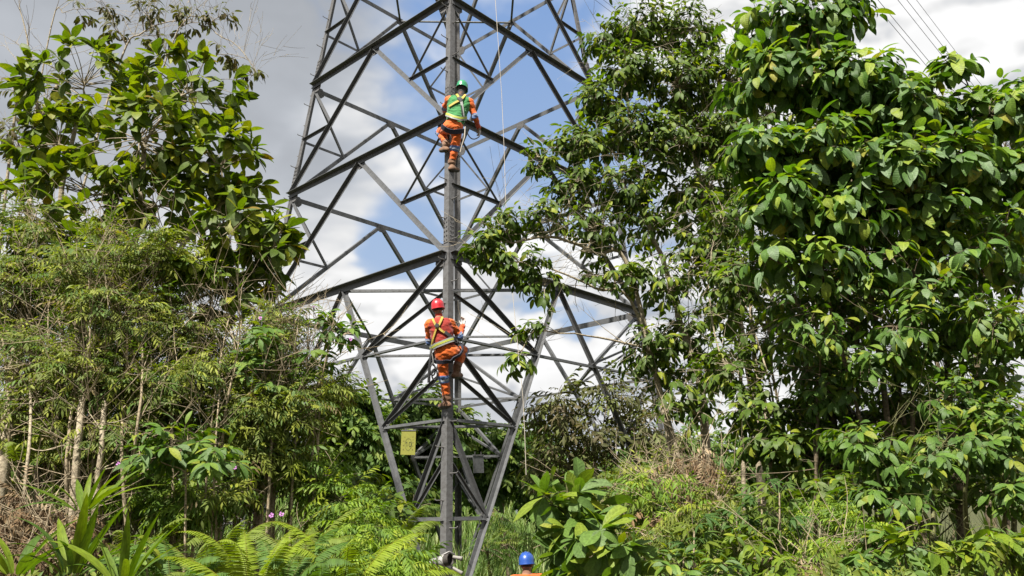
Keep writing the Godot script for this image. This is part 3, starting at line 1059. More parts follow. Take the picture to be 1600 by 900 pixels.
	var cloth := plain(Color.WHITE, 0.85)
	cloth.vertex_color_use_as_albedo = true
	cloth.rim_enabled = true; cloth.rim = 0.3
	put("body", mb.mesh(), cloth, o)
	# boots
	for s in ["L", "R"]:
		var hl: Vector3 = J["heel" + s]; var te: Vector3 = J["toe" + s]; var an: Vector3 = J["a" + s]
		var fd := (te - hl).normalized()
		var sd := (an - hl).normalized()
		var Bt := [[hl + sd * 0.035, te - fd * 0.045 + sd * 0.030, 0.043, 0.042, "b"], [hl.lerp(te, 0.25) + sd * 0.05, hl.lerp(te, 0.65) + sd * 0.035, 0.050, 0.043, "b"], [hl + fd * 0.045 + sd * 0.05, an + sd * 0.05, 0.052, 0.058, "b"]]
		var pb := func(p: Vector3) -> Color:
			var q: float = (p - hl).dot(sd - fd * sd.dot(fd))
			return Color(0.035, 0.028, 0.022) if q < 0.008 else C.boot
		var m2 := MB.new()
		nets(m2, Bt, 0.009, 90.0, 0.004, pb)
		put("boot", m2.mesh(), cloth, o)
	# vest over the torso
	if C.has("vest"):
		var V := []
		for i in [1, 2, 3, 4]:
			var b: Array = B[i].duplicate()
			b[2] += 0.017 if i > 1 else 0.010; b[3] += 0.017 if i > 1 else 0.010
			if i == 1: b[0] = sl.lerp(sr, 0.16); b[1] = sl.lerp(sr, 0.84)
			V.append(b)
		var m3 := MB.new()
		nets(m3, V, 0.013, 55.0, 0.022, func(_p: Vector3) -> Color: return C.vest)
		put("vest", m3.mesh(), cloth, o)
		B = B + V
	# helmet: shell with brim, ribs over the top, peak and strap
	var hb := Basis(rt, up, -fw)
	var hm := StandardMaterial3D.new()
	hm.albedo_color = C.helmet; hm.roughness = 0.32; hm.clearcoat_enabled = true; hm.clearcoat = 0.4
	var hx := Transform3D(hb * Basis(Vector3.RIGHT, 0.10) * Basis.from_scale(Vector3(0.92, 1.0, 1.12)), hc + up * 0.030)
	var m4 := MB.new()
	var dome := [[0.001, 0.128], [0.028, 0.126], [0.056, 0.116], [0.080, 0.099], [0.099, 0.075], [0.110, 0.046], [0.114, 0.016], [0.114, -0.012], [0.118, -0.030], [0.119, -0.038], [0.113, -0.040], [0.108, -0.02], [0.104, 0.02], [0.09, 0.07], [0.001, 0.11]]
	m4.lathe(hx, dome, 28)
	var shell := put("helmet", m4.mesh(), hm, o)
	for x in [-0.045, 0.0, 0.045]:
		var m5 := MB.new()
		var pts := PackedVector3Array()
		for i in 11:
			var a := lerpf(0.30, PI - 0.30, i / 10.0)
			var k := sqrt(1.0 - pow(x / 0.116, 2))
			pts.append(hx * Vector3(x, -0.002 + sin(a) * 0.130 * k, cos(a) * 0.113 * k))
		var rr := PackedFloat32Array()
		for i in 11: rr.append(0.003 + 0.008 * sin(PI * i / 10.0))
		m5.tube(pts, rr, 8, true)
		put("rib", m5.mesh(), hm, shell)
	var m6 := MB.new()
	var pk0 := []; var pk1 := []
	for i in 9:
		var a := lerpf(-0.9, 0.9, i / 8.0)
		pk0.append(hx * Vector3(sin(a) * 0.114, -0.030, -cos(a) * 0.114)); pk1.append(hx * Vector3(sin(a) * 0.122, -0.040, -cos(a) * (0.116 + 0.028 * cos(a))))
	for i in 8:
		m6.quad(pk0[i], pk0[i + 1], pk1[i + 1], pk1[i], up)
		m6.quad(pk0[i] - up * 0.004, pk0[i + 1] - up * 0.004, pk1[i + 1] - up * 0.004, pk1[i] - up * 0.004, -up)
		m6.quad(pk1[i], pk1[i + 1], pk1[i + 1] - up * 0.004, pk1[i] - up * 0.004, fw)
	put("peak", m6.mesh(), hm, shell)
	var m7 := MB.new()
	for s in [-1.0, 1.0]:
		m7.tube(PackedVector3Array([hc + rt * 0.094 * s + up * 0.03, hc + rt * 0.082 * s - up * 0.03 + fw * 0.01, hc + rt * 0.052 * s - up * 0.08 + fw * 0.035, hc - up * 0.112 + fw * 0.05]), taper(0.005, 0.005, 4), 5)
	put("chin_strap", m7.mesh(), M.webbing_black, shell)
	# webbing laid on the clothes: points seen on the photograph, dropped onto the body along the line of sight
	var lay := 0
	for s in straps:
		lay += 1
		var pts := []; var nr := []
		var raw: Array = s[1]
		var seq := []
		for i in raw.size() - 1:
			for j in 5: seq.append((raw[i] as Vector2).lerp(raw[i + 1], j / 5.0))
		seq.append(raw[-1])
		for q in seq:
			var e := at(q.x, q.y, J.zb - 0.55) - base
			var dir := (e + base - cam.position).normalized()
			var best := e; var bv := 9.0
			var p := e
			for g in 40:
				var v := field(p, B, 55.0)
				if v < bv: bv = v; best = p
				if v < 0.004: break
				p += dir * clampf(v * 0.8, 0.004, 0.2)
				if (p - e).length() > 1.2: break
			var n := Vector3(field(best + Vector3(0.01, 0, 0), B, 55) - field(best - Vector3(0.01, 0, 0), B, 55), field(best + Vector3(0, 0.01, 0), B, 55) - field(best - Vector3(0, 0.01, 0), B, 55), field(best + Vector3(0, 0, 0.01), B, 55) - field(best - Vector3(0, 0, 0.01), B, 55)).normalized()
			pts.append(best + n * (0.006 + 0.0035 * lay)); nr.append(n)
		var mr := MB.new()
		ribbon(mr, pts, nr, s[2], 0.006)
		put(s[0], mr.mesh(), s[3], o)
	return o

func people() -> void:
	M.webbing_black = plain(lin(0.018, 0.018, 0.02), 0.7)
	M.webbing_yellow = plain(lin(0.34, 0.25, 0.035), 0.75)
	M.reflective = plain(lin(0.26, 0.27, 0.255), 0.4)
	M.lime_band = plain(lin(0.34, 0.38, 0.05), 0.6)
	M.navy = plain(lin(0.022, 0.024, 0.04), 0.85)
	M.buckle = plain(lin(0.45, 0.45, 0.45), 0.3, 0.8)
	var orange := Color(0.52, 0.095, 0.004)
	var band := Color(0.085, 0.15, 0.34); var band2 := Color(0.36, 0.40, 0.46)
	# ---- the man lower down, in red
	var J := {"base": at(698, 638, 12.45), "zb": 12.27, "head": at(684.5, 482, 12.30), "neck": at(686, 495, 12.30), "face": Vector3(0.25, 0.1, -1),
		"sL": at(670, 506, 12.27), "sR": at(704, 505, 12.31), "waist": at(691, 536, 12.26), "pelvis": at(698, 550, 12.25), "hL": at(691, 553, 12.27), "hR": at(706, 551, 12.28),
		"kL": at(693, 588, 12.36), "aL": at(698.5, 622, 12.47), "heelL": at(702, 636, 12.40), "toeL": at(686, 637.5, 12.58),
		"kR": at(724, 548, 12.62), "aR": at(714, 574, 12.43), "heelR": at(708, 590, 12.36), "toeR": at(721, 589, 12.58),
		"eL": at(671, 533, 12.42), "wL": at(684, 524, 12.60), "toL": Vector3(1, 0.1, -0.35), "palmL": Vector3(0.2, 0, 1), "thL": Vector3(0, 1, 0), "curlL": 0.7,
		"eR": at(718, 525, 12.42), "wR": at(723.5, 509, 12.52), "toR": Vector3(0.22, 1.0, -0.35), "palmR": Vector3(-1, 0, -0.4), "thR": Vector3(-0.5, 0.2, -1), "curlR": 0.55}
	var C := {"skin": Color(0.20, 0.10, 0.06), "hair": Color(0.012, 0.010, 0.009), "collar": Color(0.50, 0.035, 0.015), "hood": true, "shirt": orange, "trouser": orange, "sleeve": orange, "cuff": Color(0.55, 0.07, 0.015), "band": band, "band2": band2, "boot": Color(0.13, 0.065, 0.035), "glove": Color(0.42, 0.40, 0.38), "vest": Color(0.23, 0.014, 0.007), "helmet": lin(0.42, 0.012, 0.020)}
	var Z := func(a: Array) -> Array:
		var o := []
		for i in range(0, a.size(), 2): o.append(Vector2(630 + a[i] / 4.5, 450 + a[i + 1] / 4.5))
		return o
	person("man in a red helmet and dark red vest climbing low on the tower's near leg", J, C, [
		["harness_strap", Z.call([206, 218, 222, 250, 240, 282]), 0.036, M.webbing_yellow],
		["harness_strap", Z.call([276, 208, 262, 240, 244, 275]), 0.036, M.webbing_yellow],
		["harness_strap", Z.call([236, 280, 222, 330, 206, 398]), 0.028, M.webbing_yellow],
		["harness_strap", Z.call([246, 280, 272, 305, 300, 325]), 0.034, M.webbing_yellow],
		["harness_strap", Z.call([290, 312, 330, 345, 372, 375, 392, 392]), 0.055, M.webbing_black],
		["reflective_belt", Z.call([202, 425, 240, 402, 290, 382, 345, 362]), 0.080, M.reflective],
		["lime_stripe", Z.call([203, 424, 240, 400, 290, 380, 344, 361]), 0.030, M.lime_band],
		["thigh_strap", Z.call([214, 500, 240, 516, 280, 518, 330, 505, 352, 490]), 0.060, M.navy],
		["thigh_strap", Z.call([345, 488, 385, 468, 405, 440, 405, 405]), 0.045, M.navy],
		["back_ring", Z.call([228, 262, 238, 268, 250, 272]), 0.06, M.webbing_black],
	], "")
	# ---- the man higher up, in green
	J = {"base": at(708, 268, 13.1), "zb": 12.9, "head": at(722, 138, 12.98), "neck": at(720.5, 148, 12.95), "face": Vector3(0.35, 0.15, -1),
		"sL": at(701, 156, 12.95), "sR": at(735, 160, 12.92), "waist": at(714, 184, 12.88), "pelvis": at(708, 196, 12.88), "hL": at(702, 199, 12.90), "hR": at(714, 201, 12.88),
		"kR": at(711.5, 229, 13.0), "aR": at(706, 254, 13.10), "heelR": at(703, 266, 13.05), "toeR": at(717, 268, 13.22),
		"kL": at(688, 207, 13.23), "aL": at(698, 226, 13.03), "heelL": at(699, 236, 12.99), "toeL": at(687, 237, 13.16),
		"eL": at(695, 169, 13.12), "wL": at(696, 176, 13.28), "toL": Vector3(1, 0.15, -0.5), "palmL": Vector3(0.3, 0, 1), "thL": Vector3(0, 1, 0), "curlL": 0.8,
		"eR": at(742, 183, 12.98), "wR": at(748, 199, 13.09), "toR": Vector3(0.35, -1.0, -0.5), "palmR": Vector3(-1, 0, 0), "thR": Vector3(0, 0, -1), "curlR": 0.7}
	C = C.duplicate()
	C.vest = Color(0.025, 0.165, 0.040); C.helmet = lin(0.015, 0.21, 0.085); C.shirt = orange; C.collar = Color(0.02, 0.02, 0.02); C.hood = true; C.cuff = Color(0.42, 0.07, 0.03); C.mask = true; C.skin = Color(0.10, 0.05, 0.03); C.glove = Color(0.30, 0.22, 0.16); C.boot = Color(0.16, 0.085, 0.045)
	var Y := func(a: Array) -> Array:
		var o := []
		for i in range(0, a.size(), 2): o.append(Vector2(650 + a[i] / 5.0, 100 + a[i + 1] / 5.0))
		return o
	person("man in a green helmet and green vest high on the tower's near leg", J, C, [
		["harness_strap", Y.call([318, 240, 335, 265, 345, 285]), 0.042, M.webbing_yellow],
		["harness_strap", Y.call([385, 245, 365, 268, 345, 285]), 0.042, M.webbing_yellow],
		["harness_strap", Y.call([345, 285, 300, 310, 262, 335]), 0.042, M.webbing_yellow],
		["harness_strap", Y.call([350, 285, 358, 330, 362, 385, 366, 430]), 0.045, M.reflective],
		["harness_strap", Y.call([352, 330, 356, 370, 360, 420]), 0.020, M.webbing_black],
		["back_ring", Y.call([330, 270, 345, 282, 358, 292]), 0.07, M.webbing_black],
		["reflective_belt", Y.call([246, 398, 290, 420, 340, 432, 385, 425]), 0.070, M.reflective],
		["lime_stripe", Y.call([246, 394, 290, 415, 340, 427, 385, 420]), 0.036, M.lime_band],
		["thigh_strap", Y.call([212, 488, 245, 512, 300, 528, 362, 520]), 0.085, M.navy],
	], "")
	# ---- the man on the ground, seen behind the broad leaved shrub
	var p := at(823, 872, 11.4)
	var g := ground(p.x, p.z)
	var h := p.y + 0.05 - g
	var K := func(x: float, y: float, z: float) -> Vector3: return Vector3(p.x + x, g + y * h / 1.80, p.z + z)
	J = {"base": K.call(0, 0, 0), "zb": 11.4, "head": K.call(0, 1.66, -0.02), "neck": K.call(0, 1.54, 0.0), "face": Vector3(0.45, 0, -1),
		"sL": K.call(-0.19, 1.44, 0), "sR": K.call(0.19, 1.44, 0), "waist": K.call(0, 1.10, 0.01), "pelvis": K.call(0, 0.98, 0.01), "hL": K.call(-0.09, 0.94, 0), "hR": K.call(0.09, 0.94, 0),
		"kL": K.call(-0.12, 0.50, -0.05), "aL": K.call(-0.13, 0.13, 0.03), "heelL": K.call(-0.13, 0.02, 0.08), "toeL": K.call(-0.16, 0.02, -0.18),
		"kR": K.call(0.12, 0.50, -0.03), "aR": K.call(0.13, 0.13, 0.05), "heelR": K.call(0.13, 0.02, 0.10), "toeR": K.call(0.18, 0.02, -0.16),
		"eL": K.call(-0.26, 1.17, 0.02), "wL": K.call(-0.20, 0.98, -0.16), "toL": Vector3(0.3, -0.5, -0.8), "palmL": Vector3(1, 0, 0), "thL": Vector3(0, 0.3, -1), "curlL": 0.6,
		"eR": K.call(0.26, 1.17, 0.02), "wR": K.call(0.20, 0.98, -0.16), "toR": Vector3(-0.3, -0.5, -0.8), "palmR": Vector3(-1, 0, 0), "thR": Vector3(0, 0.3, -1), "curlR": 0.6}
	C = C.duplicate()
	C.erase("vest"); C.helmet = lin(0.010, 0.055, 0.26); C.mask = false; C.skin = Color(0.20, 0.10, 0.06); C.collar = orange; C.hood = false; C.shirt = Color(0.48, 0.07, 0.006)
	person("man in a blue helmet and orange overalls standing behind the broad leaved shrub", J, C, [], "")
# ---------------------------------------------------------------- the place
func _ready() -> void:
	cam = Camera3D.new()
	cam.name = "camera"
	add_child(cam)
	cam.fov = 40.26
	cam.far = 3000.0
	cam.near = 0.05
	cam.transform = Transform3D(Basis(Vector3.UP, -0.07646) * Basis(Vector3.RIGHT, 0.28268) * Basis(Vector3(0, 0, 1), -0.02013), Vector3(0, 1.6, 0))
	cam.current = true
	var we := WorldEnvironment.new()
	we.name = "world_environment"
	var env := Environment.new()
	env.background_mode = Environment.BG_SKY
	env.sky = make_sky()
	env.background_energy_multiplier = 0.315
	env.tonemap_mode = Environment.TONE_MAPPER_LINEAR
	env.tonemap_exposure = 2.9
	env.sdfgi_enabled = true
	env.ssao_enabled = true
	env.ssil_enabled = true
	we.environment = env
	add_child(we)
	var sun := DirectionalLight3D.new()
	sun.name = "sun"
	sun.light_energy = 1.4
	sun.light_color = Color(1.0, 0.975, 0.935)
	sun.light_angular_distance = 1.2
	sun.shadow_enabled = true
	add_child(sun)
	sun.look_at_from_position(Vector3.ZERO, -Vector3(-0.28, 0.82, 0.50), Vector3.UP)
	make_materials()
	build_ground()
	build_tower()
	make_kinds()
	left_side()
	middle()
	right_side()
	low_plants()
	people()
	small_things()

func build_ground() -> void:
	var mb := MB.new()
	var xs := []; var zs := []
	for i in range(-40, 41): xs.append(i * 0.35 if absi(i) <= 24 else signf(i) * (8.4 + pow((absi(i) - 24) / 16.0, 3.0) * 900.0 + (absi(i) - 24) * 1.2))
	for i in range(-6, 80): zs.append(-i * 0.4 if i < 60 else -(24.0 + (i - 60) * 1.5 + pow((i - 60) / 20.0, 3.0) * 1200.0))
	for z in zs:
		for x in xs:
			mb.col = Color(0.13, 0.10, 0.075).lerp(Color(0.075, 0.10, 0.035), smoothstep(10.0, 15.0, -z) )
			mb.vert(Vector3(x, ground(x, z), z), Vector2(x, z))
	var w := xs.size()
	for j in zs.size() - 1:
		for i in w - 1:
			var a: int = j * w + i
			mb.tri(a, a + w, a + 1); mb.tri(a + 1, a + w, a + w + 1)
	var g := put("ground", mb.mesh(), M.soil)
	tag(g, "brown earth bank rising on both sides and dipping towards the tower", "ground", "", "structure")

func make_kinds() -> void:
	kind("big", [leaf_mesh(1, 0.44, "elliptic", 0.22, 0.55, 6, 0.12), leaf_mesh(1, 0.50, "elliptic", 0.12, 0.9, 6, 0.12, 0.02), leaf_mesh(1, 0.40, "elliptic", 0.30, 0.25, 6, 0.12)], M.leaf_gloss, "left")
	kind("heart", [leaf_mesh(1, 0.60, "ovate", 0.22, 0.9, 7, 0.22), leaf_mesh(1, 0.66, "ovate", 0.10, 1.3, 7, 0.22, 0.02), leaf_mesh(1, 0.54, "ovate", 0.32, 0.6, 7, 0.22)], M.leaf_vein, "right")
	kind("mid", [leaf_mesh(1, 0.48, "ovate", 0.25, 0.8, 5, 0.15), leaf_mesh(1, 0.42, "elliptic", 0.12, 1.1, 5, 0.15), leaf_mesh(1, 0.52, "ovate", 0.3, 0.5, 5, 0.15)], M.leaf_gloss, "dark")
	kind("olive", [leaf_mesh(1, 0.42, "ovate", 0.3, 0.6, 4, 0.2), leaf_mesh(1, 0.36, "elliptic", 0.15, 1.0, 4, 0.2)], M.leaf_matt, "olive")
	kind("scrub", [spray_mesh(9, 0.34, 0.085, "lance", 1, 1.0, 0.25), spray_mesh(11, 0.30, 0.075, "lance", 2, 1.0, 0.5), spray_mesh(8, 0.36, 0.10, "elliptic", 3, 0.9, 0.1)], M.leaf_fine, "scrub")
	kind("farleaf", [spray_mesh(10, 0.42, 0.18, "elliptic", 4, 1.0, 0.3), spray_mesh(9, 0.46, 0.20, "ovate", 5, 0.9, 0.55)], M.leaf_fine, "far")
	kind("oliveleaf", [spray_mesh(8, 0.36, 0.14, "elliptic", 6, 1.0, 0.3), spray_mesh(7, 0.38, 0.12, "ovate", 7, 0.9, 0.6)], M.leaf_fine, "olive")
	kind("deadspray", [spray_mesh(13, 0.30, 0.06, "lance", 18, 1.0, 0.5), spray_mesh(10, 0.34, 0.10, "elliptic", 19, 0.9, 0.8)], M.litter, "brown")
	kind("feather", [spray_mesh(15, 0.26, 0.06, "lance", 8, 1.0, 0.35), spray_mesh(15, 0.30, 0.05, "lance", 9, 1.0, 0.6)], M.leaf_fine, "far")
	kind("mela", [leaf_mesh(1, 0.36, "elliptic", 0.25, 0.7, 5, 0.1), leaf_mesh(1, 0.32, "lance", 0.15, 1.0, 5, 0.1)], M.leaf_matt, "fresh")
	kind("obov", [leaf_mesh(1, 0.50, "obovate", 0.16, 0.55, 7, 0.08, 0.015), leaf_mesh(1, 0.54, "obovate", 0.24, 0.9, 7, 0.08, 0.02), leaf_mesh(1, 0.44, "elliptic", 0.1, 0.35, 7, 0.08, 0.01)], M.leaf_vein, "shrub")
	kind("limeleaf", [leaf_mesh(1, 0.34, "elliptic", 0.2, 0.7, 5, 0.1), leaf_mesh(1, 0.30, "lance", 0.12, 1.0, 5, 0.1, 0.02)], M.leaf_gloss, "lime")
	kind("freshleaf", [leaf_mesh(1, 0.46, "ovate", 0.2, 0.7, 5, 0.15), leaf_mesh(1, 0.40, "elliptic", 0.1, 1.0, 5, 0.15)], M.leaf_gloss, "fresh")
	kind("limespray", [spray_mesh(12, 0.30, 0.07, "lance", 12, 1.0, 0.3), spray_mesh(10, 0.34, 0.085, "lance", 13, 1.0, 0.55)], M.leaf_fine, "lime")

func left_side() -> void:
	grow({"name": "big_leaf_tree", "label": "bushy tree with large glossy green leaves filling the upper left", "cat": "tree", "seed": 5,
		"base": on_ground(-3.3, -7.2), "bark": M.bark_pale, "kind": "big", "size": [0.13, 0.215], "per": 9, "droop": 0.12, "tuft": true, "twig_r": 0.006, "own": 300,
		"stems": [stem([[160, 800, 7.2], [150, 640, 7.1], [185, 480, 7.0], [215, 350, 7.0], [225, 230, 7.0]], 0.055, 0.022), stem([[120, 800, 7.4], [125, 650, 7.5], [110, 480, 7.5], [95, 320, 7.4], [120, 190, 7.3]], 0.05, 0.02), stem([[185, 480, 7.0], [270, 420, 6.9], [330, 350, 6.8], [350, 300, 6.8]], 0.032, 0.018)],
		"lobes": lobes([[70, 375, 6.6, 45, 30, .35, 8], [180, 385, 6.5, 55, 30, .35, 9], [290, 405, 6.5, 45, 30, .35, 8], [120, 345, 6.8, 50, 30, .35, 8], [130, 130, 7.3, 94, 60, .5, 37], [300, 140, 7.0, 88, 60, .5, 37], [90, 225, 7.2, 67, 50, .5, 27], [215, 215, 6.8, 110, 67, .6, 47], [345, 255, 6.9, 67, 60, .45, 33], [135, 305, 7.0, 99, 55, .5, 30], [260, 320, 7.0, 99, 50, .5, 30], [375, 350, 6.7, 60, 55, .4, 27], [425, 395, 6.7, 42, 44, .3, 19], [365, 455, 6.7, 55, 38, .3, 17], [30, 325, 7.2, 36, 40, .35, 7], [440, 360, 6.6, 22, 20, .2, 5], [390, 300, 6.8, 27, 33, .2, 8]])})
	grow({"name": "sparse_twig_tree", "label": "pale thin tree with bare twigs and drooping brownish leaves in the top left corner", "cat": "tree", "seed": 9,
		"base": on_ground(-3.3, -5.9), "bark": M.bark_pale, "kind": "olive", "size": [0.10, 0.15], "per": 8, "droop": 0.75, "twig_r": 0.004, "own": 160, "dense": 1.05, "bare": 160, "bare_up": 0.9, "bare_len": 1.0,
		"stems": [stem([[6, 790, 5.9], [12, 650, 6.0], [36, 470, 6.6], [45, 330, 9.2], [60, 200, 9.4], [95, 120, 9.5]], 0.055, 0.014), stem([[45, 330, 9.2], [20, 200, 9.3], [45, 90, 9.4], [30, 10, 9.4]], 0.022, 0.006), stem([[60, 200, 9.4], [70, 90, 9.6], [100, 20, 9.6]], 0.014, 0.005), stem([[60, 260, 9.4], [170, 150, 9.6], [225, 50, 9.6], [300, 30, 9.6]], 0.018, 0.005), stem([[170, 180, 9.6], [260, 90, 9.5], [350, 60, 9.4], [400, 110, 9.3]], 0.012, 0.004)],
		"lobes": lobes([[150, 18, 9.6, 45, 14, .4, 9], [230, 20, 9.6, 40, 22, .4, 11], [300, 35, 9.4, 45, 22, .4, 12], [250, 62, 9.5, 40, 14, .4, 7], [345, 25, 9.4, 25, 18, .3, 6], [395, 118, 9.2, 30, 14, .3, 7], [340, 85, 9.3, 30, 16, .3, 6], [45, 150, 9.2, 50, 25, .5, 16], [25, 215, 9.0, 40, 40, .5, 14], [60, 265, 9.0, 50, 30, .5, 12], [180, 45, 9.5, 30, 14, .3, 6]])})
	# scrub in front of and below the big tree
	var sc := [
		["yellow green scrub bush with feathery tops under the glossy tree, far left", 31, [[30, 470, 6.5, 60, 55, .6, 34], [60, 560, 6.3, 70, 60, .6, 28], [40, 420, 6.5, 50, 30, .4, 16], [75, 365, 6.5, 22, 40, .25, 8], [20, 340, 6.6, 20, 45, .25, 7], [50, 650, 6.2, 60, 50, .5, 26], [120, 690, 6.2, 60, 40, .5, 22]], [[70, 850, 6.3], [60, 700, 6.3], [50, 560, 6.4], [40, 450, 6.5]]],
		["yellow green scrub bush with arching brown stems below the glossy tree", 32, [[150, 430, 6.2, 80, 40, .6, 36], [190, 500, 6.1, 80, 60, .6, 34], [130, 590, 6.0, 60, 60, .5, 24], [230, 410, 6.2, 40, 25, .4, 12], [160, 375, 6.2, 18, 35, .25, 6], [255, 385, 6.2, 20, 35, .25, 6], [200, 600, 6.1, 60, 50, .5, 28], [180, 680, 6.0, 60, 40, .5, 22]], [[170, 850, 6.0], [165, 700, 6.0], [170, 560, 6.1], [160, 440, 6.2]]],
		["dense olive scrub bush of tangled stems left of the tower", 33, [[290, 520, 6.5, 70, 55, .6, 34], [320, 600, 6.3, 75, 60, .6, 36], [250, 620, 6.1, 60, 60, .5, 26], [290, 420, 6.6, 50, 30, .4, 18]], [[300, 850, 6.2], [290, 700, 6.2], [300, 560, 6.4], [295, 450, 6.5]]],
		["tall tangled scrub bush leaning towards the tower with dry twigs", 34, [[420, 560, 6.7, 60, 60, .6, 34], [460, 640, 6.5, 80, 60, .6, 40], [400, 660, 6.3, 60, 60, .5, 30], [515, 610, 6.7, 40, 40, .4, 14], [440, 500, 6.6, 40, 30, .4, 10]], [[420, 850, 6.4], [430, 720, 6.5], [440, 600, 6.6], [440, 520, 6.6]]],
	]
	for s in sc:
		var l := lobes(s[2])
		var p: Vector3 = at(s[3][0][0], s[3][0][1], s[3][0][2])
		var stems := [stem(s[3], 0.03, 0.008)]
		rng.seed = s[1] * 7
		for i in 16:
			var q: Array = []
			var dx := rng.randf_range(-70, 70); var ln := rng.randf_range(-60, 60)
			for e in s[3]: q.append([e[0] + dx + ln * (850 - e[1]) / 400.0 + rng.randf_range(-14, 14), e[1] + rng.randf_range(-20, 30), e[2] + rng.randf_range(-.4, .4)])
			stems.append(stem(q, rng.randf_range(0.008, 0.02), 0.004))
		grow({"name": "scrub_bush", "label": s[0], "cat": "bush", "seed": s[1], "group": "scrub bushes on the left bank", "base": on_ground(p.x, p.z), "bark": M.twig_dry, "kind": "scrub",
			"size": [0.11, 0.21], "per": 7, "dense": 2.4, "droop": 0.1, "twig_r": 0.0035, "stems": stems, "lobes": l, "bare": 290, "bare_len": 0.8, "bare_up": 0.7})
	# slender pale trunks standing in the scrub
	grow({"name": "slender_tree", "label": "slender tree with two pale lichen spotted trunks standing in the left scrub", "cat": "tree", "seed": 36, "base": on_ground(-2.75, -5.6), "bark": M.bark_pale, "kind": "mid", "size": [0.09, 0.14], "per": 7, "droop": 0.3, "twig_r": 0.004, "own": 40, "bare": 60, "bare_len": 0.9,
		"stems": [stem([[120, 800, 5.6], [122, 690, 5.6], [131, 600, 5.9], [150, 500, 6.6], [165, 400, 6.8]], 0.030, 0.012), stem([[150, 800, 5.6], [158, 700, 5.6], [166, 610, 5.9], [185, 540, 6.5], [215, 430, 6.7]], 0.022, 0.010), stem([[40, 800, 5.6], [45, 700, 5.6], [48, 560, 6.2], [60, 440, 6.7]], 0.014, 0.006), stem([[330, 850, 6.2], [260, 720, 6.2], [180, 640, 6.2], [60, 560, 6.2]], 0.012, 0.006)],
		"lobes": lobes([[160, 400, 6.5, 40, 30, .3, 8], [210, 420, 6.5, 40, 30, .3, 8], [135, 640, 6.2, 50, 20, .3, 4], [60, 430, 6.4, 40, 30, .3, 6]])})
	var ml := [
		["low shrub with rows of dark green leaves and pink flowers among the ferns", 41, [[290, 690, 5.6, 70, 35, .4, 22], [350, 720, 5.5, 50, 28, .4, 14], [220, 715, 5.6, 40, 30, .4, 10]], [[300, 900, 5.6], [290, 800, 5.6], [290, 710, 5.6]]],
		["leafy sprig with pink flowers rising in front of the tower's left corner", 42, [[520, 510, 6.4, 32, 28, .2, 8], [555, 520, 6.4, 22, 22, .2, 4], [490, 560, 6.4, 30, 30, .3, 7]], [[480, 800, 6.5], [490, 680, 6.5], [505, 580, 6.4], [522, 500, 6.4]]],
		["drooping shrub with long green leaves and pink buds beside the glossy tree", 43, [[415, 530, 6.2, 35, 28, .3, 12], [390, 575, 6.2, 35, 28, .3, 9], [440, 600, 6.2, 40, 30, .3, 9]], [[410, 850, 6.3], [415, 700, 6.3], [410, 600, 6.2]]],
	]
	for s in ml:
		var p: Vector3 = at(s[3][0][0], s[3][0][1], s[3][0][2])
		grow({"name": "flowering_shrub", "label": s[0], "cat": "shrub", "seed": s[1], "group": "shrubs with pink flowers", "base": on_ground(p.x, p.z), "bark": M.twig_dry, "kind": "mela", "size": [0.09, 0.15], "per": 9, "droop": 0.25, "twig_r": 0.003, "own": 60, "stems": [stem(s[3], 0.012, 0.005)], "lobes": lobes(s[2])})

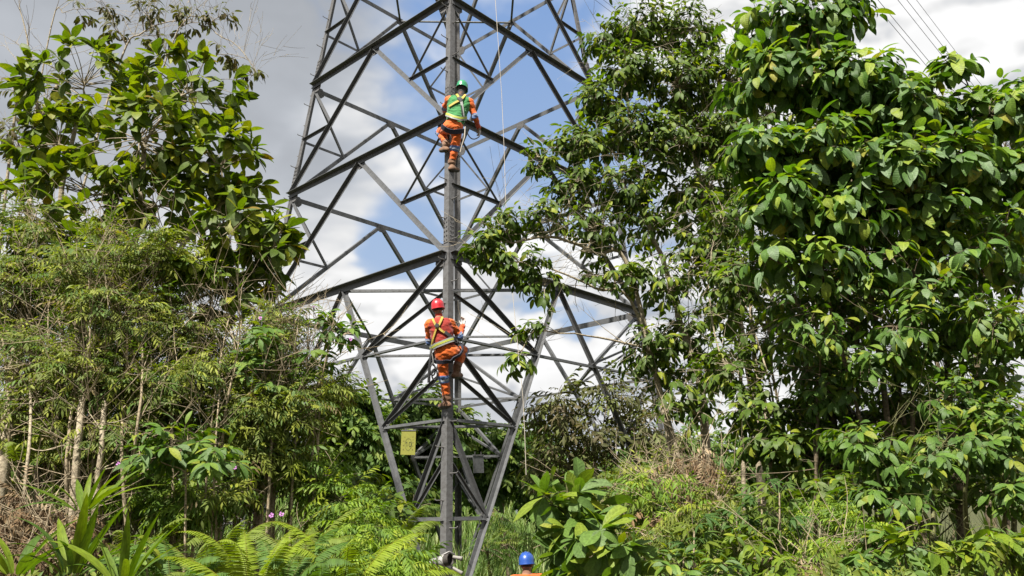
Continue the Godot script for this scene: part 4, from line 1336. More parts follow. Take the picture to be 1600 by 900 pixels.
func middle() -> void:
	# trees on the far side of the tower
	var bg := [
		["round green tree standing behind the tower, seen left of its near leg", 51, "farleaf", [[650, 650, 22, 60, 45, 1.6, 60], [610, 700, 22, 55, 45, 1.5, 46], [700, 690, 22, 40, 50, 1.3, 40], [640, 760, 22, 70, 50, 1.5, 46]], 640],
		["dark broad tree behind the left edge of the tower", 52, "farleaf", [[535, 640, 19, 45, 35, 1.2, 44], [570, 690, 19, 55, 50, 1.2, 50], [520, 720, 19, 60, 60, 1.3, 46], [590, 770, 19, 55, 50, 1.2, 36]], 550],
		["small green tree behind the tower, seen right of its near leg", 53, "farleaf", [[770, 690, 24, 40, 30, 1.2, 40], [790, 730, 24, 40, 35, 1.2, 36], [750, 740, 24, 40, 40, 1.2, 30]], 775],
		["olive brown thin tree behind the rope right of the tower", 54, "oliveleaf", [[870, 640, 16, 45, 40, 1.0, 40], [930, 690, 16, 60, 40, 1.0, 40], [860, 720, 16, 40, 40, 1.0, 26], [960, 620, 16, 50, 40, 1.0, 26], [1010, 670, 16, 50, 50, 1.0, 26]], 915],
		["far dark green tree between the tower and the right hand trees", 55, "farleaf", [[850, 760, 26, 50, 50, 1.6, 50], [930, 770, 26, 60, 60, 1.6, 50], [820, 700, 26, 30, 30, 1.2, 24]], 880],
		["pale feathery bush on the slope just right of the tower's near leg", 59, "feather", [[780, 800, 17, 30, 30, .8, 30], [760, 860, 15.5, 30, 30, .7, 24], [800, 850, 16, 30, 30, .7, 24]], 780],
		["pale feathery bush on the slope between the near leg and the left diagonal", 60, "feather", [[640, 800, 18, 40, 35, .8, 34], [600, 830, 17, 40, 30, .8, 26]], 620],
		["far round tree low behind the right hand thicket", 56, "farleaf", [[1100, 720, 24, 90, 50, 2, 60], [1230, 730, 24, 90, 50, 2, 60], [1050, 760, 24, 80, 50, 1.6, 40]], 1150],
		["wide far tree low behind the far right branches", 57, "farleaf", [[1400, 720, 26, 100, 60, 2, 70], [1530, 700, 26, 90, 60, 2, 60]], 1460],
		["far tree low behind the left hand scrub", 58, "farleaf", [[60, 690, 24, 100, 60, 2, 70], [220, 700, 24, 100, 60, 2, 70], [370, 690, 24, 90, 60, 2, 60]], 200],
	]
	for s in bg:
		var l := lobes(s[3])
		var z: float = s[3][0][2]
		var p := at(s[4], 800, z)
		var b := on_ground(p.x, p.z)
		var top: Vector3 = l[0][0]
		grow({"name": "background_tree", "label": s[0], "cat": "tree", "seed": s[1], "group": "trees behind the tower", "base": b, "kind": s[2], "size": [0.34, 0.62] if s[2] != "feather" else [0.22, 0.42], "per": 7, "dense": 1.5 if s[2] == "farleaf" else 0.55, "droop": 0.2, "twig_r": 0.012,
			"stems": [[[b, b.lerp(top, 0.5) + Vector3(0.2, 0, 0), top], 0.10, 0.03], [[b, b.lerp(l[1][0], 0.5), l[1][0]], 0.07, 0.02]], "lobes": l, "bare": 20 if s[2] == "oliveleaf" else 0})
	# woods far off, one mass along the skyline
	rng.seed = 700
	var wx := []; var wc := []
	for i in 9000:
		var z := -rng.randf_range(48.0, 85.0)
		var x := rng.randf_range(-110, 120)
		var top := 3.2 + 1.8 * sin(x * 0.23) * sin(x * 0.071 + z * 0.2) + 1.2 * sin(x * 0.61 + z * 0.13)
		var y := ground(x, z) + top * pow(rng.randf(), 0.7)
		wx.append(Transform3D(leaf_basis(rv() + Vector3(0, 0.5, 0), Vector3(rng.randf_range(-1, 1), 0.4, 1), rng.randf_range(1.0, 2.2)), Vector3(x, y, z)))
		wc.append(PAL.far[pick(PAL.far)][0])
	tag(multi("distant_woods", KIND.farleaf.meshes[0], M.leaf_fine, wx, wc), "low dark green line of woods far behind the tower", "woods", "", "stuff")
	# tall grass on the rise behind the tower
	rng.seed = 77
	var mb := MB.new()
	for i in 9:
		var a := rng.randf() * TAU
		var d := Vector3(cos(a), 0, sin(a))
		var h := rng.randf_range(0.6, 1.0)
		var g := rng.randf_range(0.8, 1.15)
		mb.col = Color(g, g, g)
		var tip := d * rng.randf_range(0.15, 0.45)
		var y := Vector3(tip.x * 0.5, h, tip.z * 0.5).normalized()
		var nz := (d - y * d.dot(y)).normalized() * -1.0
		leaf_into(mb, Transform3D(Basis(y.cross(nz), y, nz), d * 0.03), h, 0.035, "strap", 0.2, -0.9, 4, 0.0)
	var tuft := mb.mesh()
	var xf := []; var cs := []
	var pal := [Color(0.20, 0.30, 0.085), Color(0.25, 0.33, 0.11), Color(0.14, 0.23, 0.06), Color(0.29, 0.33, 0.15)]
	for i in 5200:
		var z := -rng.randf_range(15.0, 36.0)
		var x := rng.randf_range(-7, 9) * (-z / 20.0)
		var s := rng.randf_range(0.7, 1.6)
		xf.append(Transform3D(Basis(Vector3.UP, rng.randf() * TAU).scaled(Vector3(s, s * rng.randf_range(0.8, 1.3), s)), on_ground(x, z)))
		cs.append(pal[rng.randi() % 4])
	for i in 1500:
		var z := -rng.randf_range(8.5, 15.0)
		var x := rng.randf_range(2.2, 11.0) * (-1.0 if i % 3 == 0 else 1.0)
		var s := rng.randf_range(0.5, 1.0)
		xf.append(Transform3D(Basis(Vector3.UP, rng.randf() * TAU).scaled(Vector3(s, s * rng.randf_range(0.8, 1.3), s)), on_ground(x, z)))
		cs.append(pal[rng.randi() % 3])
	var g := multi("tall_grass", tuft, M.leaf_fine, xf, cs)
	tag(g, "pale green tall grass on the slope behind the tower's base", "grass", "", "stuff")

func right_side() -> void:
	grow({"name": "heart_leaf_tree", "label": "leafy tree with broad pointed veined leaves filling the upper right corner", "cat": "tree", "seed": 61,
		"base": on_ground(3.6, -6.9), "bark": M.bark, "kind": "heart", "size": [0.145, 0.225], "per": 7, "droop": 0.65, "twig_r": 0.005, "own": 300,
		"stems": [stem([[1400, 850, 6.9], [1385, 650, 6.9], [1360, 450, 6.9], [1330, 280, 6.9], [1290, 100, 7.0], [1260, 20, 7.0]], 0.032, 0.014), stem([[1360, 470, 6.9], [1430, 330, 6.7], [1480, 220, 6.6], [1560, 180, 6.5]], 0.024, 0.010), stem([[1350, 500, 6.9], [1270, 380, 6.7], [1220, 270, 6.6]], 0.02, 0.010)],
		"lobes": lobes([[1200, 400, 6.6, 55, 40, .4, 12], [1290, 410, 6.4, 60, 40, .4, 12], [1390, 400, 6.3, 60, 40, .4, 13], [1490, 395, 6.3, 55, 40, .4, 12], [1570, 370, 6.3, 45, 45, .4, 12], [1290, 25, 7.1, 78, 50, .5, 53], [1200, 50, 7.3, 62, 56, .5, 46], [1250, 110, 7.0, 90, 50, .5, 64], [1180, 130, 7.2, 56, 56, .5, 38], [1345, 130, 6.8, 84, 50, .5, 64], [1420, 170, 6.6, 67, 50, .45, 53], [1490, 100, 6.5, 27, 27, .2, 13], [1545, 180, 6.5, 56, 45, .4, 42], [1590, 150, 6.5, 45, 34, .4, 26], [1190, 225, 6.7, 62, 50, .4, 44], [1290, 230, 6.5, 78, 56, .45, 64], [1400, 260, 6.3, 78, 56, .45, 64], [1490, 255, 6.3, 67, 56, .4, 46], [1575, 270, 6.4, 56, 56, .4, 38], [1220, 315, 6.5, 67, 45, .4, 42], [1330, 325, 6.4, 73, 45, .4, 46], [1450, 330, 6.4, 73, 50, .4, 42], [1340, 210, 7.2, 157, 101, .5, 78], [1250, 300, 7.3, 101, 78, .4, 53]])})
	grow({"name": "pale_branch_tree", "label": "tall tree with pale forked branches and small leaves just right of the tower", "cat": "tree", "seed": 62,
		"base": on_ground(2.4, -9.4), "bark": M.bark_pale, "kind": "mid", "size": [0.10, 0.165], "per": 9, "droop": 0.6, "twig_r": 0.005, "own": 200, "bare": 360, "bare_len": 1.1, "bare_up": 0.35,
		"stems": [stem([[1120, 830, 9.3], [1105, 720, 9.3], [1095, 600, 9.3], [1065, 510, 9.4], [1040, 420, 9.4], [1010, 340, 9.5], [985, 200, 9.6], [975, 80, 9.7]], 0.060, 0.016),
			stem([[1190, 830, 9.5], [1180, 650, 9.5], [1150, 480, 9.5], [1110, 350, 9.6], [1085, 240, 9.6], [1065, 150, 9.7], [1050, 50, 9.7]], 0.055, 0.016),
			stem([[1060, 500, 9.4], [990, 440, 9.2], [930, 395, 9.1], [860, 370, 9.0], [800, 380, 8.9]], 0.035, 0.012), stem([[1090, 600, 9.3], [1000, 500, 9.2], [930, 450, 9.1], [850, 415, 9.0]], 0.028, 0.010), stem([[1110, 350, 9.6], [1150, 200, 9.6], [1170, 90, 9.6]], 0.03, 0.012)],
		"lobes": lobes([[1085, 110, 9.6, 40, 50, .5, 20], [1120, 180, 9.4, 45, 55, .5, 26], [1150, 300, 9.2, 35, 50, .4, 18], [1080, 640, 9.1, 50, 35, .4, 16], [1110, 290, 9.5, 45, 55, .5, 34], [1125, 380, 9.4, 50, 55, .5, 32], [1090, 200, 9.6, 40, 50, .5, 24], [1140, 470, 9.3, 50, 50, .5, 24], [1060, 300, 9.5, 40, 45, .4, 20], [1020, 250, 9.5, 40, 40, .4, 18], [1120, 560, 9.2, 45, 45, .4, 18], [995, 40, 9.7, 59, 38, .6, 65], [940, 60, 9.7, 38, 32, .4, 23], [1075, 45, 9.7, 59, 49, .6, 70], [985, 110, 9.5, 59, 43, .6, 65], [1060, 130, 9.5, 65, 54, .6, 80], [1130, 120, 9.6, 54, 65, .6, 70], [930, 155, 9.5, 43, 38, .4, 46], [980, 200, 9.4, 59, 49, .5, 70], [905, 225, 9.3, 54, 43, .4, 54], [1050, 215, 9.4, 59, 54, .5, 65], [1140, 220, 9.5, 49, 65, .5, 54], [900, 285, 9.2, 54, 38, .4, 50], [970, 290, 9.3, 59, 49, .5, 58], [840, 245, 9.2, 30, 26, .3, 17], [855, 335, 9.1, 49, 32, .4, 24], [790, 345, 8.9, 49, 30, .3, 27], [750, 385, 8.9, 35, 38, .3, 24], [800, 410, 8.9, 59, 35, .3, 35], [850, 450, 8.9, 38, 32, .3, 16], [930, 350, 9.1, 54, 49, .4, 38], [1010, 350, 9.3, 54, 54, .5, 32], [960, 430, 9.1, 54, 43, .4, 26], [1030, 440, 9.2, 54, 54, .5, 32], [1090, 400, 9.5, 54, 65, .5, 34], [1010, 540, 9.3, 54, 49, .5, 38], [1080, 520, 9.4, 54, 54, .5, 34], [1060, 600, 9.3, 59, 54, .5, 38], [830, 520, 8.9, 32, 22, .2, 7], [810, 570, 8.9, 30, 22, .2, 7]])})
	# leafy trees close behind the two
	grow({"name": "small_leaf_tree", "label": "dark leafy tree filling the gap behind the broad leaved crown, upper right", "cat": "tree", "seed": 63, "base": on_ground(5.2, -10.4), "bark": M.bark, "kind": "mid", "size": [0.12, 0.19], "per": 8, "droop": 0.5, "twig_r": 0.005, "own": 20,
		"stems": [stem([[1330, 830, 10.4], [1320, 600, 10.4], [1300, 400, 10.5], [1280, 200, 10.6]], 0.08, 0.02), stem([[1320, 560, 10.4], [1420, 400, 10.4], [1480, 260, 10.4]], 0.05, 0.015)],
		"lobes": lobes([[1230, 150, 10.6, 90, 80, .8, 50], [1330, 180, 10.6, 90, 80, .8, 50], [1180, 300, 10.5, 80, 80, .8, 46], [1290, 330, 10.4, 90, 80, .8, 50], [1400, 300, 10.4, 90, 80, .8, 50], [1500, 300, 10.4, 80, 80, .8, 46], [1240, 470, 10.4, 90, 70, .8, 34], [1360, 450, 10.4, 90, 70, .8, 34], [1190, 180, 10.6, 60, 90, .8, 30], [1110, 260, 10.8, 55, 60, .7, 40], [1120, 370, 10.8, 55, 60, .7, 40], [1060, 330, 10.8, 40, 50, .6, 16], [1130, 480, 10.6, 60, 60, .7, 26], [1300, 560, 10.4, 90, 60, .8, 30]])})
	grow({"name": "small_leaf_tree", "label": "leafy tree behind the right edge thicket under the broad leaved crown", "cat": "tree", "seed": 64, "base": on_ground(7.4, -10.8), "bark": M.bark, "kind": "mid", "size": [0.12, 0.19], "per": 8, "droop": 0.5, "twig_r": 0.005, "own": 20,
		"stems": [stem([[1540, 830, 10.6], [1530, 600, 10.6], [1540, 400, 10.6], [1560, 250, 10.6]], 0.07, 0.02), stem([[1530, 600, 10.6], [1440, 500, 10.5], [1400, 440, 10.5]], 0.04, 0.014)],
		"lobes": lobes([[1570, 230, 10.6, 60, 60, .7, 34], [1580, 360, 10.6, 60, 70, .7, 40], [1480, 430, 10.5, 80, 70, .7, 40], [1580, 500, 10.5, 60, 60, .7, 34], [1470, 560, 10.5, 90, 60, .7, 36], [1400, 620, 10.4, 90, 50, .7, 30], [1560, 640, 10.4, 80, 60, .7, 34]])})
	# the thicket at lower right
	var th := [
		["thicket tree of dark leaves with sky showing through, right of centre", 71, "mid", [0.09, 0.145], M.bark_pale, [[1150, 440, 8.0, 60, 60, .6, 28], [1130, 330, 8.4, 50, 60, .5, 20], [1200, 520, 7.8, 60, 60, .6, 26], [1140, 570, 7.8, 60, 50, .5, 22], [1210, 400, 8.0, 60, 50, .5, 24], [1180, 640, 7.6, 60, 50, .5, 26]], [[1210, 850, 7.8], [1205, 700, 7.8], [1180, 560, 7.9], [1170, 430, 8.0]], 24],
		["thicket tree with hanging leaves in the middle of the right hand growth", 72, "freshleaf", [0.09, 0.15], M.bark, [[1290, 430, 7.4, 60, 50, .5, 18], [1330, 450, 6.5, 60, 40, .4, 16], [1280, 520, 6.5, 55, 40, .4, 14], [1370, 560, 6.4, 60, 45, .4, 18], [1240, 470, 6.6, 45, 40, .4, 12], [1260, 380, 7.4, 60, 30, .4, 14], [1350, 365, 7.2, 60, 30, .4, 14], [1410, 480, 7.2, 60, 50, .4, 14], [1330, 500, 7.2, 60, 55, .5, 20], [1260, 560, 7.2, 55, 50, .5, 18], [1300, 610, 7.0, 70, 50, .5, 26], [1360, 400, 7.4, 60, 45, .5, 16]], [[1290, 850, 7.2], [1300, 700, 7.2], [1300, 560, 7.3], [1300, 430, 7.4]], 60],
		["thicket tree of narrow green leaves by the right edge", 73, "freshleaf", [0.10, 0.16], M.bark, [[1420, 420, 7.0, 60, 50, .5, 18], [1450, 460, 6.2, 60, 40, .4, 16], [1400, 510, 6.2, 50, 40, .4, 12], [1540, 500, 6.0, 60, 45, .4, 16], [1480, 620, 6.1, 60, 40, .4, 14], [1450, 375, 7.0, 60, 30, .4, 14], [1550, 350, 6.9, 50, 40, .4, 14], [1480, 500, 6.6, 60, 45, .5, 20], [1540, 420, 6.8, 60, 60, .5, 22], [1580, 520, 6.4, 50, 50, .4, 16], [1430, 560, 6.8, 60, 45, .5, 18], [1530, 600, 6.6, 60, 50, .5, 20]], [[1500, 850, 6.8], [1490, 700, 6.8], [1480, 560, 6.8], [1490, 430, 6.8]], 70],
		["dark bush under the thicket, right of the dead fern", 74, "mid", [0.10, 0.16], M.bark, [[1220, 700, 7.4, 70, 40, .5, 30], [1310, 690, 7.2, 70, 40, .5, 30], [1400, 650, 7.2, 70, 50, .5, 34], [1270, 640, 7.6, 60, 40, .5, 26]], [[1320, 850, 7.3], [1310, 740, 7.3], [1300, 660, 7.4]], 20],
		["bright bush with layered leaves in the lower right growth", 75, "freshleaf", [0.09, 0.145], M.stem_green, [[1340, 690, 5.9, 60, 35, .4, 20], [1420, 730, 5.7, 60, 35, .4, 20], [1380, 780, 5.7, 60, 35, .4, 14], [1480, 690, 5.8, 50, 40, .4, 16]], [[1410, 900, 5.8], [1405, 800, 5.8], [1400, 720, 5.8]], 90],
		["leafy bush at the right edge with hanging leaves over the bank", 76, "freshleaf", [0.09, 0.14], M.stem_green, [[1560, 690, 5.8, 60, 50, .4, 24], [1590, 770, 5.6, 50, 40, .4, 16], [1530, 650, 6.0, 50, 40, .4, 14]], [[1570, 900, 5.8], [1570, 800, 5.8], [1565, 700, 5.8]], 70],
	]
	for s in th:
		var p: Vector3 = at(s[6][0][0], s[6][0][1], s[6][0][2])
		var stems := [stem(s[6], 0.05 if s[1] < 74 else 0.02, 0.014 if s[1] < 74 else 0.006)]
		rng.seed = s[1] * 11
		for i in (3 if s[1] < 74 else 5):
			var q := []
			var dx := rng.randf_range(-60, 60); var ln := rng.randf_range(-70, 70)
			for e in s[6]: q.append([e[0] + dx + ln * (850 - e[1]) / 400.0 + rng.randf_range(-12, 12), e[1] + rng.randf_range(-20, 20), e[2] + rng.randf_range(-.3, .3)])
			stems.append(stem(q, rng.randf_range(0.014, 0.03), 0.006))
		grow({"name": "thicket_tree" if s[1] < 74 else "bush", "label": s[0], "cat": "tree" if s[1] < 74 else "bush", "seed": s[1], "group": "thicket on the right bank", "base": on_ground(p.x, p.z), "bark": s[4], "kind": s[2], "size": s[3], "per": 8, "dense": 1.9, "droop": 0.45, "twig_r": 0.004, "own": s[7], "stems": stems, "lobes": lobes(s[5]), "bare": 70 if s[1] < 74 else 20, "bare_len": 0.9})
# ---------------------------------------------------------------- low plants
func rosette(called: String, label: String, cat: String, group: String, p: Vector3, meshes: Array, mat: Material, n: int, part: String, size: Array, lean: Array, seed: int, aim := 0.0, spread := TAU) -> Node3D:
	rng.seed = seed
	var o := thing(called, label, cat, p, group)
	for i in n:
		var a := aim + (float(i) / n - 0.5) * spread + rng.randf_range(-0.25, 0.25)
		var l := rng.randf_range(lean[0], lean[1])
		var y := Vector3(sin(a) * sin(l), cos(l), -cos(a) * sin(l))
		var z := Vector3(-sin(a) * cos(l), sin(l), cos(a) * cos(l)).rotated(y, rng.randf_range(-0.4, 0.4))
		var m := put(part, meshes[rng.randi() % meshes.size()], mat, o)
		m.transform = Transform3D(leaf_basis(y, z, rng.randf_range(size[0], size[1]) * (0.72 if part == "frond" else 0.85)), Vector3(sin(a), 0, -cos(a)) * 0.03)
	return o

func low_plants() -> void:
	var fern_lime := []; var fern_green := []; var fern_pale := []
	for i in 3:
		fern_lime.append(frond_mesh(1.0, 0.34, 36, 1.0 + 0.3 * i, 90 + i, Color(0.200, 0.270, 0.022)))
		fern_green.append(frond_mesh(1.0, 0.36, 34, 1.1 + 0.3 * i, 95 + i, Color(0.080, 0.150, 0.028)))
		fern_pale.append(frond_mesh(1.0, 0.36, 32, 1.2 + 0.3 * i, 100 + i, Color(0.150, 0.200, 0.035)))
	# [px, py (crown of the plant), z, fronds, size, lean, palette, label]
	var ferns := [
		[390, 938, 4.2, 7, [0.6, 0.8], [0.2, 0.9], 0, "upright yellow green fern at the bottom, lit by the sun"],
		[440, 928, 4.6, 8, [0.55, 0.8], [0.3, 1.0], 1, "dark green fern right of the bright upright fern"],
		[330, 918, 5.0, 8, [0.6, 0.9], [0.3, 1.0], 2, "pale green fern left of the bright upright fern"],
		[470, 888, 5.4, 8, [0.6, 0.85], [0.4, 1.1], 2, "pale fern below the pink flowers left of the tower"],
		[540, 928, 4.8, 8, [0.6, 0.9], [0.4, 1.1], 0, "yellow fern with spreading fronds below the tower's left side"],
		[600, 928, 5.4, 7, [0.6, 0.85], [0.4, 1.1], 0, "yellow green fern reaching towards the tower's near leg"],
		[500, 958, 4.0, 7, [0.45, 0.65], [0.4, 1.2], 1, "low dark fern at the bottom edge left of the tower"],
		[270, 928, 4.7, 7, [0.5, 0.8], [0.3, 1.0], 1, "dark fern between the strap leaved plant and the tall ferns"],
		[220, 878, 5.6, 7, [0.6, 0.8], [0.3, 1.0], 2, "pale fern behind the strap leaved plant"],
		[30, 728, 6.0, 6, [0.5, 0.7], [0.3, 1.1], 2, "small fern beside the pale trunk at the left edge"],
		[1120, 908, 5.6, 7, [0.5, 0.75], [0.4, 1.1], 0, "yellow green fern under the dead brown fern"],
		[1230, 818, 7.0, 7, [0.6, 0.8], [0.5, 1.2], 1, "dark fern in the shade under the right thicket"],
		[690, 978, 5.0, 6, [0.5, 0.7], [0.4, 1.1], 2, "fern at the bottom edge in front of the tower's base"],
		[610, 858, 6.6, 7, [0.6, 0.8], [0.4, 1.1], 2, "fern standing before the tower's lower left diagonal"],
		[960, 928, 5.2, 7, [0.5, 0.7], [0.5, 1.1], 2, "pale fern right of the broad leaved shrub"],
		[1050, 878, 6.2, 7, [0.6, 0.8], [0.5, 1.1], 0, "yellow fern left of the dead brown fern"],
	]
	for i in ferns.size():
		var f: Array = ferns[i]
		rosette("fern", f[7], "fern", "ferns on the banks", at(f[0], f[1], f[2]), [fern_lime, fern_green, fern_pale][f[6]], M.leaf_fine, f[3], "frond", f[4], f[5], 300 + i)
	grow({"name": "dry_brush", "label": "tangled heap of dead brown fern and twigs in the middle of the right bank", "cat": "dead brush", "seed": 340, "base": on_ground(1.75, -6.4), "bark": M.twig_dry, "kind": "deadspray", "size": [0.12, 0.25], "per": 5, "dense": 0.6, "droop": 0.7, "twig_r": 0.003, "bare": 70, "bare_len": 0.6,
		"stems": [stem([[1085, 850, 6.4], [1080, 780, 6.4], [1085, 715, 6.4]], 0.012, 0.004), stem([[1060, 850, 6.3], [1050, 800, 6.3], [1040, 750, 6.3]], 0.010, 0.004)],
		"lobes": lobes([[1085, 720, 6.4, 42, 28, .3, 26], [1060, 760, 6.3, 45, 35, .3, 26], [1110, 765, 6.4, 40, 35, .3, 22], [1030, 800, 6.2, 40, 25, .3, 12]])})
	grow({"name": "dry_brush", "label": "low mat of dead brown fern at the bottom edge of the right bank", "cat": "dead brush", "seed": 341, "base": on_ground(2.2, -5.0), "bark": M.twig_dry, "kind": "deadspray", "size": [0.12, 0.24], "per": 6, "droop": 0.7, "twig_r": 0.003, "bare": 45, "bare_len": 0.4,
		"stems": [stem([[1250, 930, 5.0], [1260, 890, 5.0], [1280, 860, 5.0]], 0.010, 0.004)],
		"lobes": lobes([[1230, 875, 5.2, 60, 22, .3, 20], [1310, 870, 5.4, 60, 25, .3, 22], [1370, 885, 5.0, 50, 20, .3, 14]])})
	grow({"name": "dry_brush", "label": "low mat of dead brown leaves and twigs under the plants at the left edge", "cat": "dead brush", "seed": 342, "base": on_ground(-3.0, -5.2), "bark": M.twig_dry, "kind": "deadspray", "size": [0.12, 0.24], "per": 6, "droop": 0.7, "twig_r": 0.003, "bare": 45, "bare_len": 0.4,
		"stems": [stem([[60, 900, 5.2], [70, 840, 5.2], [80, 790, 5.2]], 0.010, 0.004)],
		"lobes": lobes([[30, 800, 5.4, 50, 35, .3, 22], [90, 830, 5.2, 60, 35, .3, 24], [20, 870, 4.8, 40, 30, .3, 14]])})
	# strap leaved plants at the lower left
	var strap := []
	for i in 3:
		var c: Color = [Color(0.110, 0.195, 0.018), Color(0.165, 0.250, 0.018), Color(0.075, 0.150, 0.026)][i]
		strap.append(leaf_mesh(1, 0.115, "strap", 0.25, 0.35 + 0.4 * i, 9, 0.04, 0.01, c))
	var st := [[110, 900, 3.7, 17, "strap leaved plant with long arching blades in the lower left corner", 0.5], [190, 915, 3.5, 14, "strap leaved plant with upright blades just right of the corner", 0.7], [25, 900, 3.9, 13, "strap leaved plant with low blades at the very left edge", 0.2], [130, 800, 4.6, 13, "tall strap leaved plant behind the two in the lower left corner", 0.2]]
	for i in st.size():
		var s: Array = st[i]
		rosette("strap_leaf_plant", s[4], "plant", "strap leaved plants", at(s[0], s[1], s[2]), strap, M.leaf_matt, s[3], "leaf", [0.29, 0.47], [0.2, 1.15], 360 + i, s[5], 5.2)
	# the broad leaved shrub before the man in the blue helmet
	grow({"name": "broad_leaf_shrub", "label": "young shrub with large rounded bright green leaves at the bottom centre", "cat": "shrub", "seed": 66,
		"base": at(890, 990, 5.2), "bark": M.stem_green, "kind": "obov", "size": [0.14, 0.235], "per": 9, "droop": 0.05, "tuft": true, "twig_r": 0.005, "own": 300,
		"stems": [[[at(890, 990, 5.2), at(892, 900, 5.2), at(890, 800, 5.2), at(885, 755, 5.2)], 0.014, 0.006], [[at(892, 960, 5.2), at(920, 860, 5.1), at(935, 800, 5.1)], 0.010, 0.005], [[at(892, 980, 5.2), at(950, 900, 5.0), at(985, 850, 4.9)], 0.010, 0.005]],
		"lobes": lobes([[885, 768, 5.2, 38, 14, .12, 4], [850, 785, 5.1, 16, 14, .1, 2], [925, 790, 5.1, 30, 20, .15, 3], [890, 815, 5.0, 34, 22, .15, 4], [890, 865, 5.0, 20, 18, .12, 3], [930, 845, 4.9, 34, 22, .15, 4], [975, 850, 4.8, 22, 18, .15, 2], [915, 890, 4.9, 34, 18, .15, 4], [985, 885, 4.7, 20, 16, .12, 2]])})
	var sm := [
		["low fresh green shrub at the bottom right of the broad leaved shrub", "freshleaf", [0.06, 0.095], [[1060, 880, 4.6, 60, 25, .3, 18], [1120, 890, 4.4, 50, 20, .3, 12]], 1080, 4.6],
		["small green bush in front of the dead brown fern heap", "scrub", [0.11, 0.20], [[1080, 800, 5.8, 40, 22, .3, 12], [1120, 770, 6.0, 30, 22, .3, 8], [1010, 830, 5.6, 40, 22, .3, 10]], 1080, 5.8],
		["yellow green bush over the dead fern mat at the bottom right", "limespray", [0.12, 0.20], [[1270, 850, 5.2, 45, 22, .3, 14], [1340, 830, 5.4, 40, 22, .3, 12], [1300, 800, 5.8, 40, 25, .3, 12]], 1300, 5.4],
		["lime green herb patch at the bottom right below the cassava", "limeleaf", [0.07, 0.11], [[1160, 850, 5.0, 50, 30, .3, 20], [1210, 880, 4.8, 50, 20, .3, 16]], 1180, 5.0],
		["yellow leaved sprig reaching in from the lower right corner", "limeleaf", [0.10, 0.15], [[1440, 850, 4.4, 30, 35, .2, 7], [1500, 870, 4.3, 40, 25, .2, 8]], 1460, 4.4],
		["green and yellow sprig at the right edge above the corner", "limeleaf", [0.10, 0.16], [[1530, 845, 4.4, 60, 22, .2, 10], [1590, 860, 4.4, 40, 25, .2, 7]], 1550, 4.4],
		["small fresh shrub on the bank left of the yellow sprig", "freshleaf", [0.09, 0.14], [[1380, 850, 5.0, 40, 30, .3, 12], [1350, 880, 4.8, 40, 20, .3, 9]], 1370, 5.0],
		["olive leafy shrub behind the broad leaved shrub", "scrub", [0.16, 0.26], [[960, 760, 7.0, 60, 35, .5, 30], [1010, 800, 6.6, 60, 35, .5, 30], [1020, 740, 7.0, 50, 30, .5, 22]], 990, 6.8],
		["leafy green bush left of the dead brown fern", "limespray", [0.12, 0.22], [[1030, 760, 6.2, 40, 35, .4, 14], [1060, 800, 6.0, 40, 30, .4, 12]], 1040, 6.1],
		["feathery yellow green bush at the foot of the left scrub", "limespray", [0.16, 0.26], [[220, 770, 6.2, 60, 30, .4, 26], [300, 780, 6.0, 50, 30, .4, 22], [150, 760, 6.4, 40, 30, .4, 16]], 230, 6.2],
		["feathery lime bush between the ferns and the tower", "limespray", [0.16, 0.26], [[480, 730, 6.6, 60, 35, .4, 28], [530, 780, 6.4, 60, 35, .4, 28], [570, 830, 6.0, 60, 30, .4, 24]], 520, 6.5],
		["yellow green bush low in front of the tower's left footing", "limespray", [0.14, 0.24], [[600, 870, 5.6, 50, 25, .3, 20], [640, 890, 5.6, 30, 20, .3, 12], [540, 890, 5.0, 40, 20, .3, 14]], 600, 5.6],
		["yellow green bush under the cassava on the right bank", "limespray", [0.14, 0.24], [[1200, 850, 5.6, 60, 30, .3, 24], [1120, 830, 6.0, 40, 30, .3, 16]], 1160, 5.8],
		["bright yellow green climbing fern mantling the scrub under the glossy tree", "limespray", [0.10, 0.19], [[50, 430, 6.7, 55, 28, .35, 40], [130, 415, 6.6, 55, 28, .35, 44], [215, 400, 6.5, 50, 25, .35, 40], [285, 430, 6.5, 45, 25, .35, 30], [110, 475, 6.5, 60, 30, .35, 34], [230, 460, 6.5, 60, 30, .35, 30], [350, 430, 6.6, 30, 18, .3, 12], [20, 500, 6.6, 40, 40, .35, 20]], 150, 6.5],
		["dark green bush behind the yellow ferns left of the tower", "mid", [0.10, 0.15], [[560, 760, 8.4, 50, 40, .5, 26], [610, 800, 8.2, 40, 40, .5, 20], [520, 820, 7.4, 50, 35, .5, 20]], 570, 8.2],
		["leafy bush low at the left edge behind the strap leaved plants", "mid", [0.09, 0.14], [[40, 640, 6.8, 40, 40, .4, 18], [90, 700, 6.8, 50, 40, .4, 22], [60, 600, 7.0, 30, 20, .3, 8], [30, 730, 7.0, 50, 40, .4, 24], [120, 750, 6.9, 60, 35, .4, 24]], 60, 6.8],
		["fresh green low plant between the fern and the strap leaved plants", "freshleaf", [0.06, 0.10], [[205, 880, 4.2, 30, 18, .2, 10], [230, 860, 4.4, 25, 18, .2, 8]], 215, 4.2],
		["tangled olive undergrowth bush in the middle of the left bank", "scrub", [0.16, 0.26], [[360, 660, 6.6, 60, 45, .5, 30], [420, 720, 6.4, 60, 40, .5, 30], [330, 770, 6.0, 60, 30, .5, 22], [130, 700, 6.6, 50, 45, .5, 22]], 370, 6.5],
		["dark undergrowth bush in the shade of the right bank", "mid", [0.09, 0.14], [[1290, 770, 6.8, 70, 40, .5, 26], [1380, 740, 6.8, 70, 40, .5, 24], [1480, 760, 6.6, 70, 45, .5, 24], [1570, 730, 6.6, 60, 45, .5, 20]], 1400, 6.8],
	]
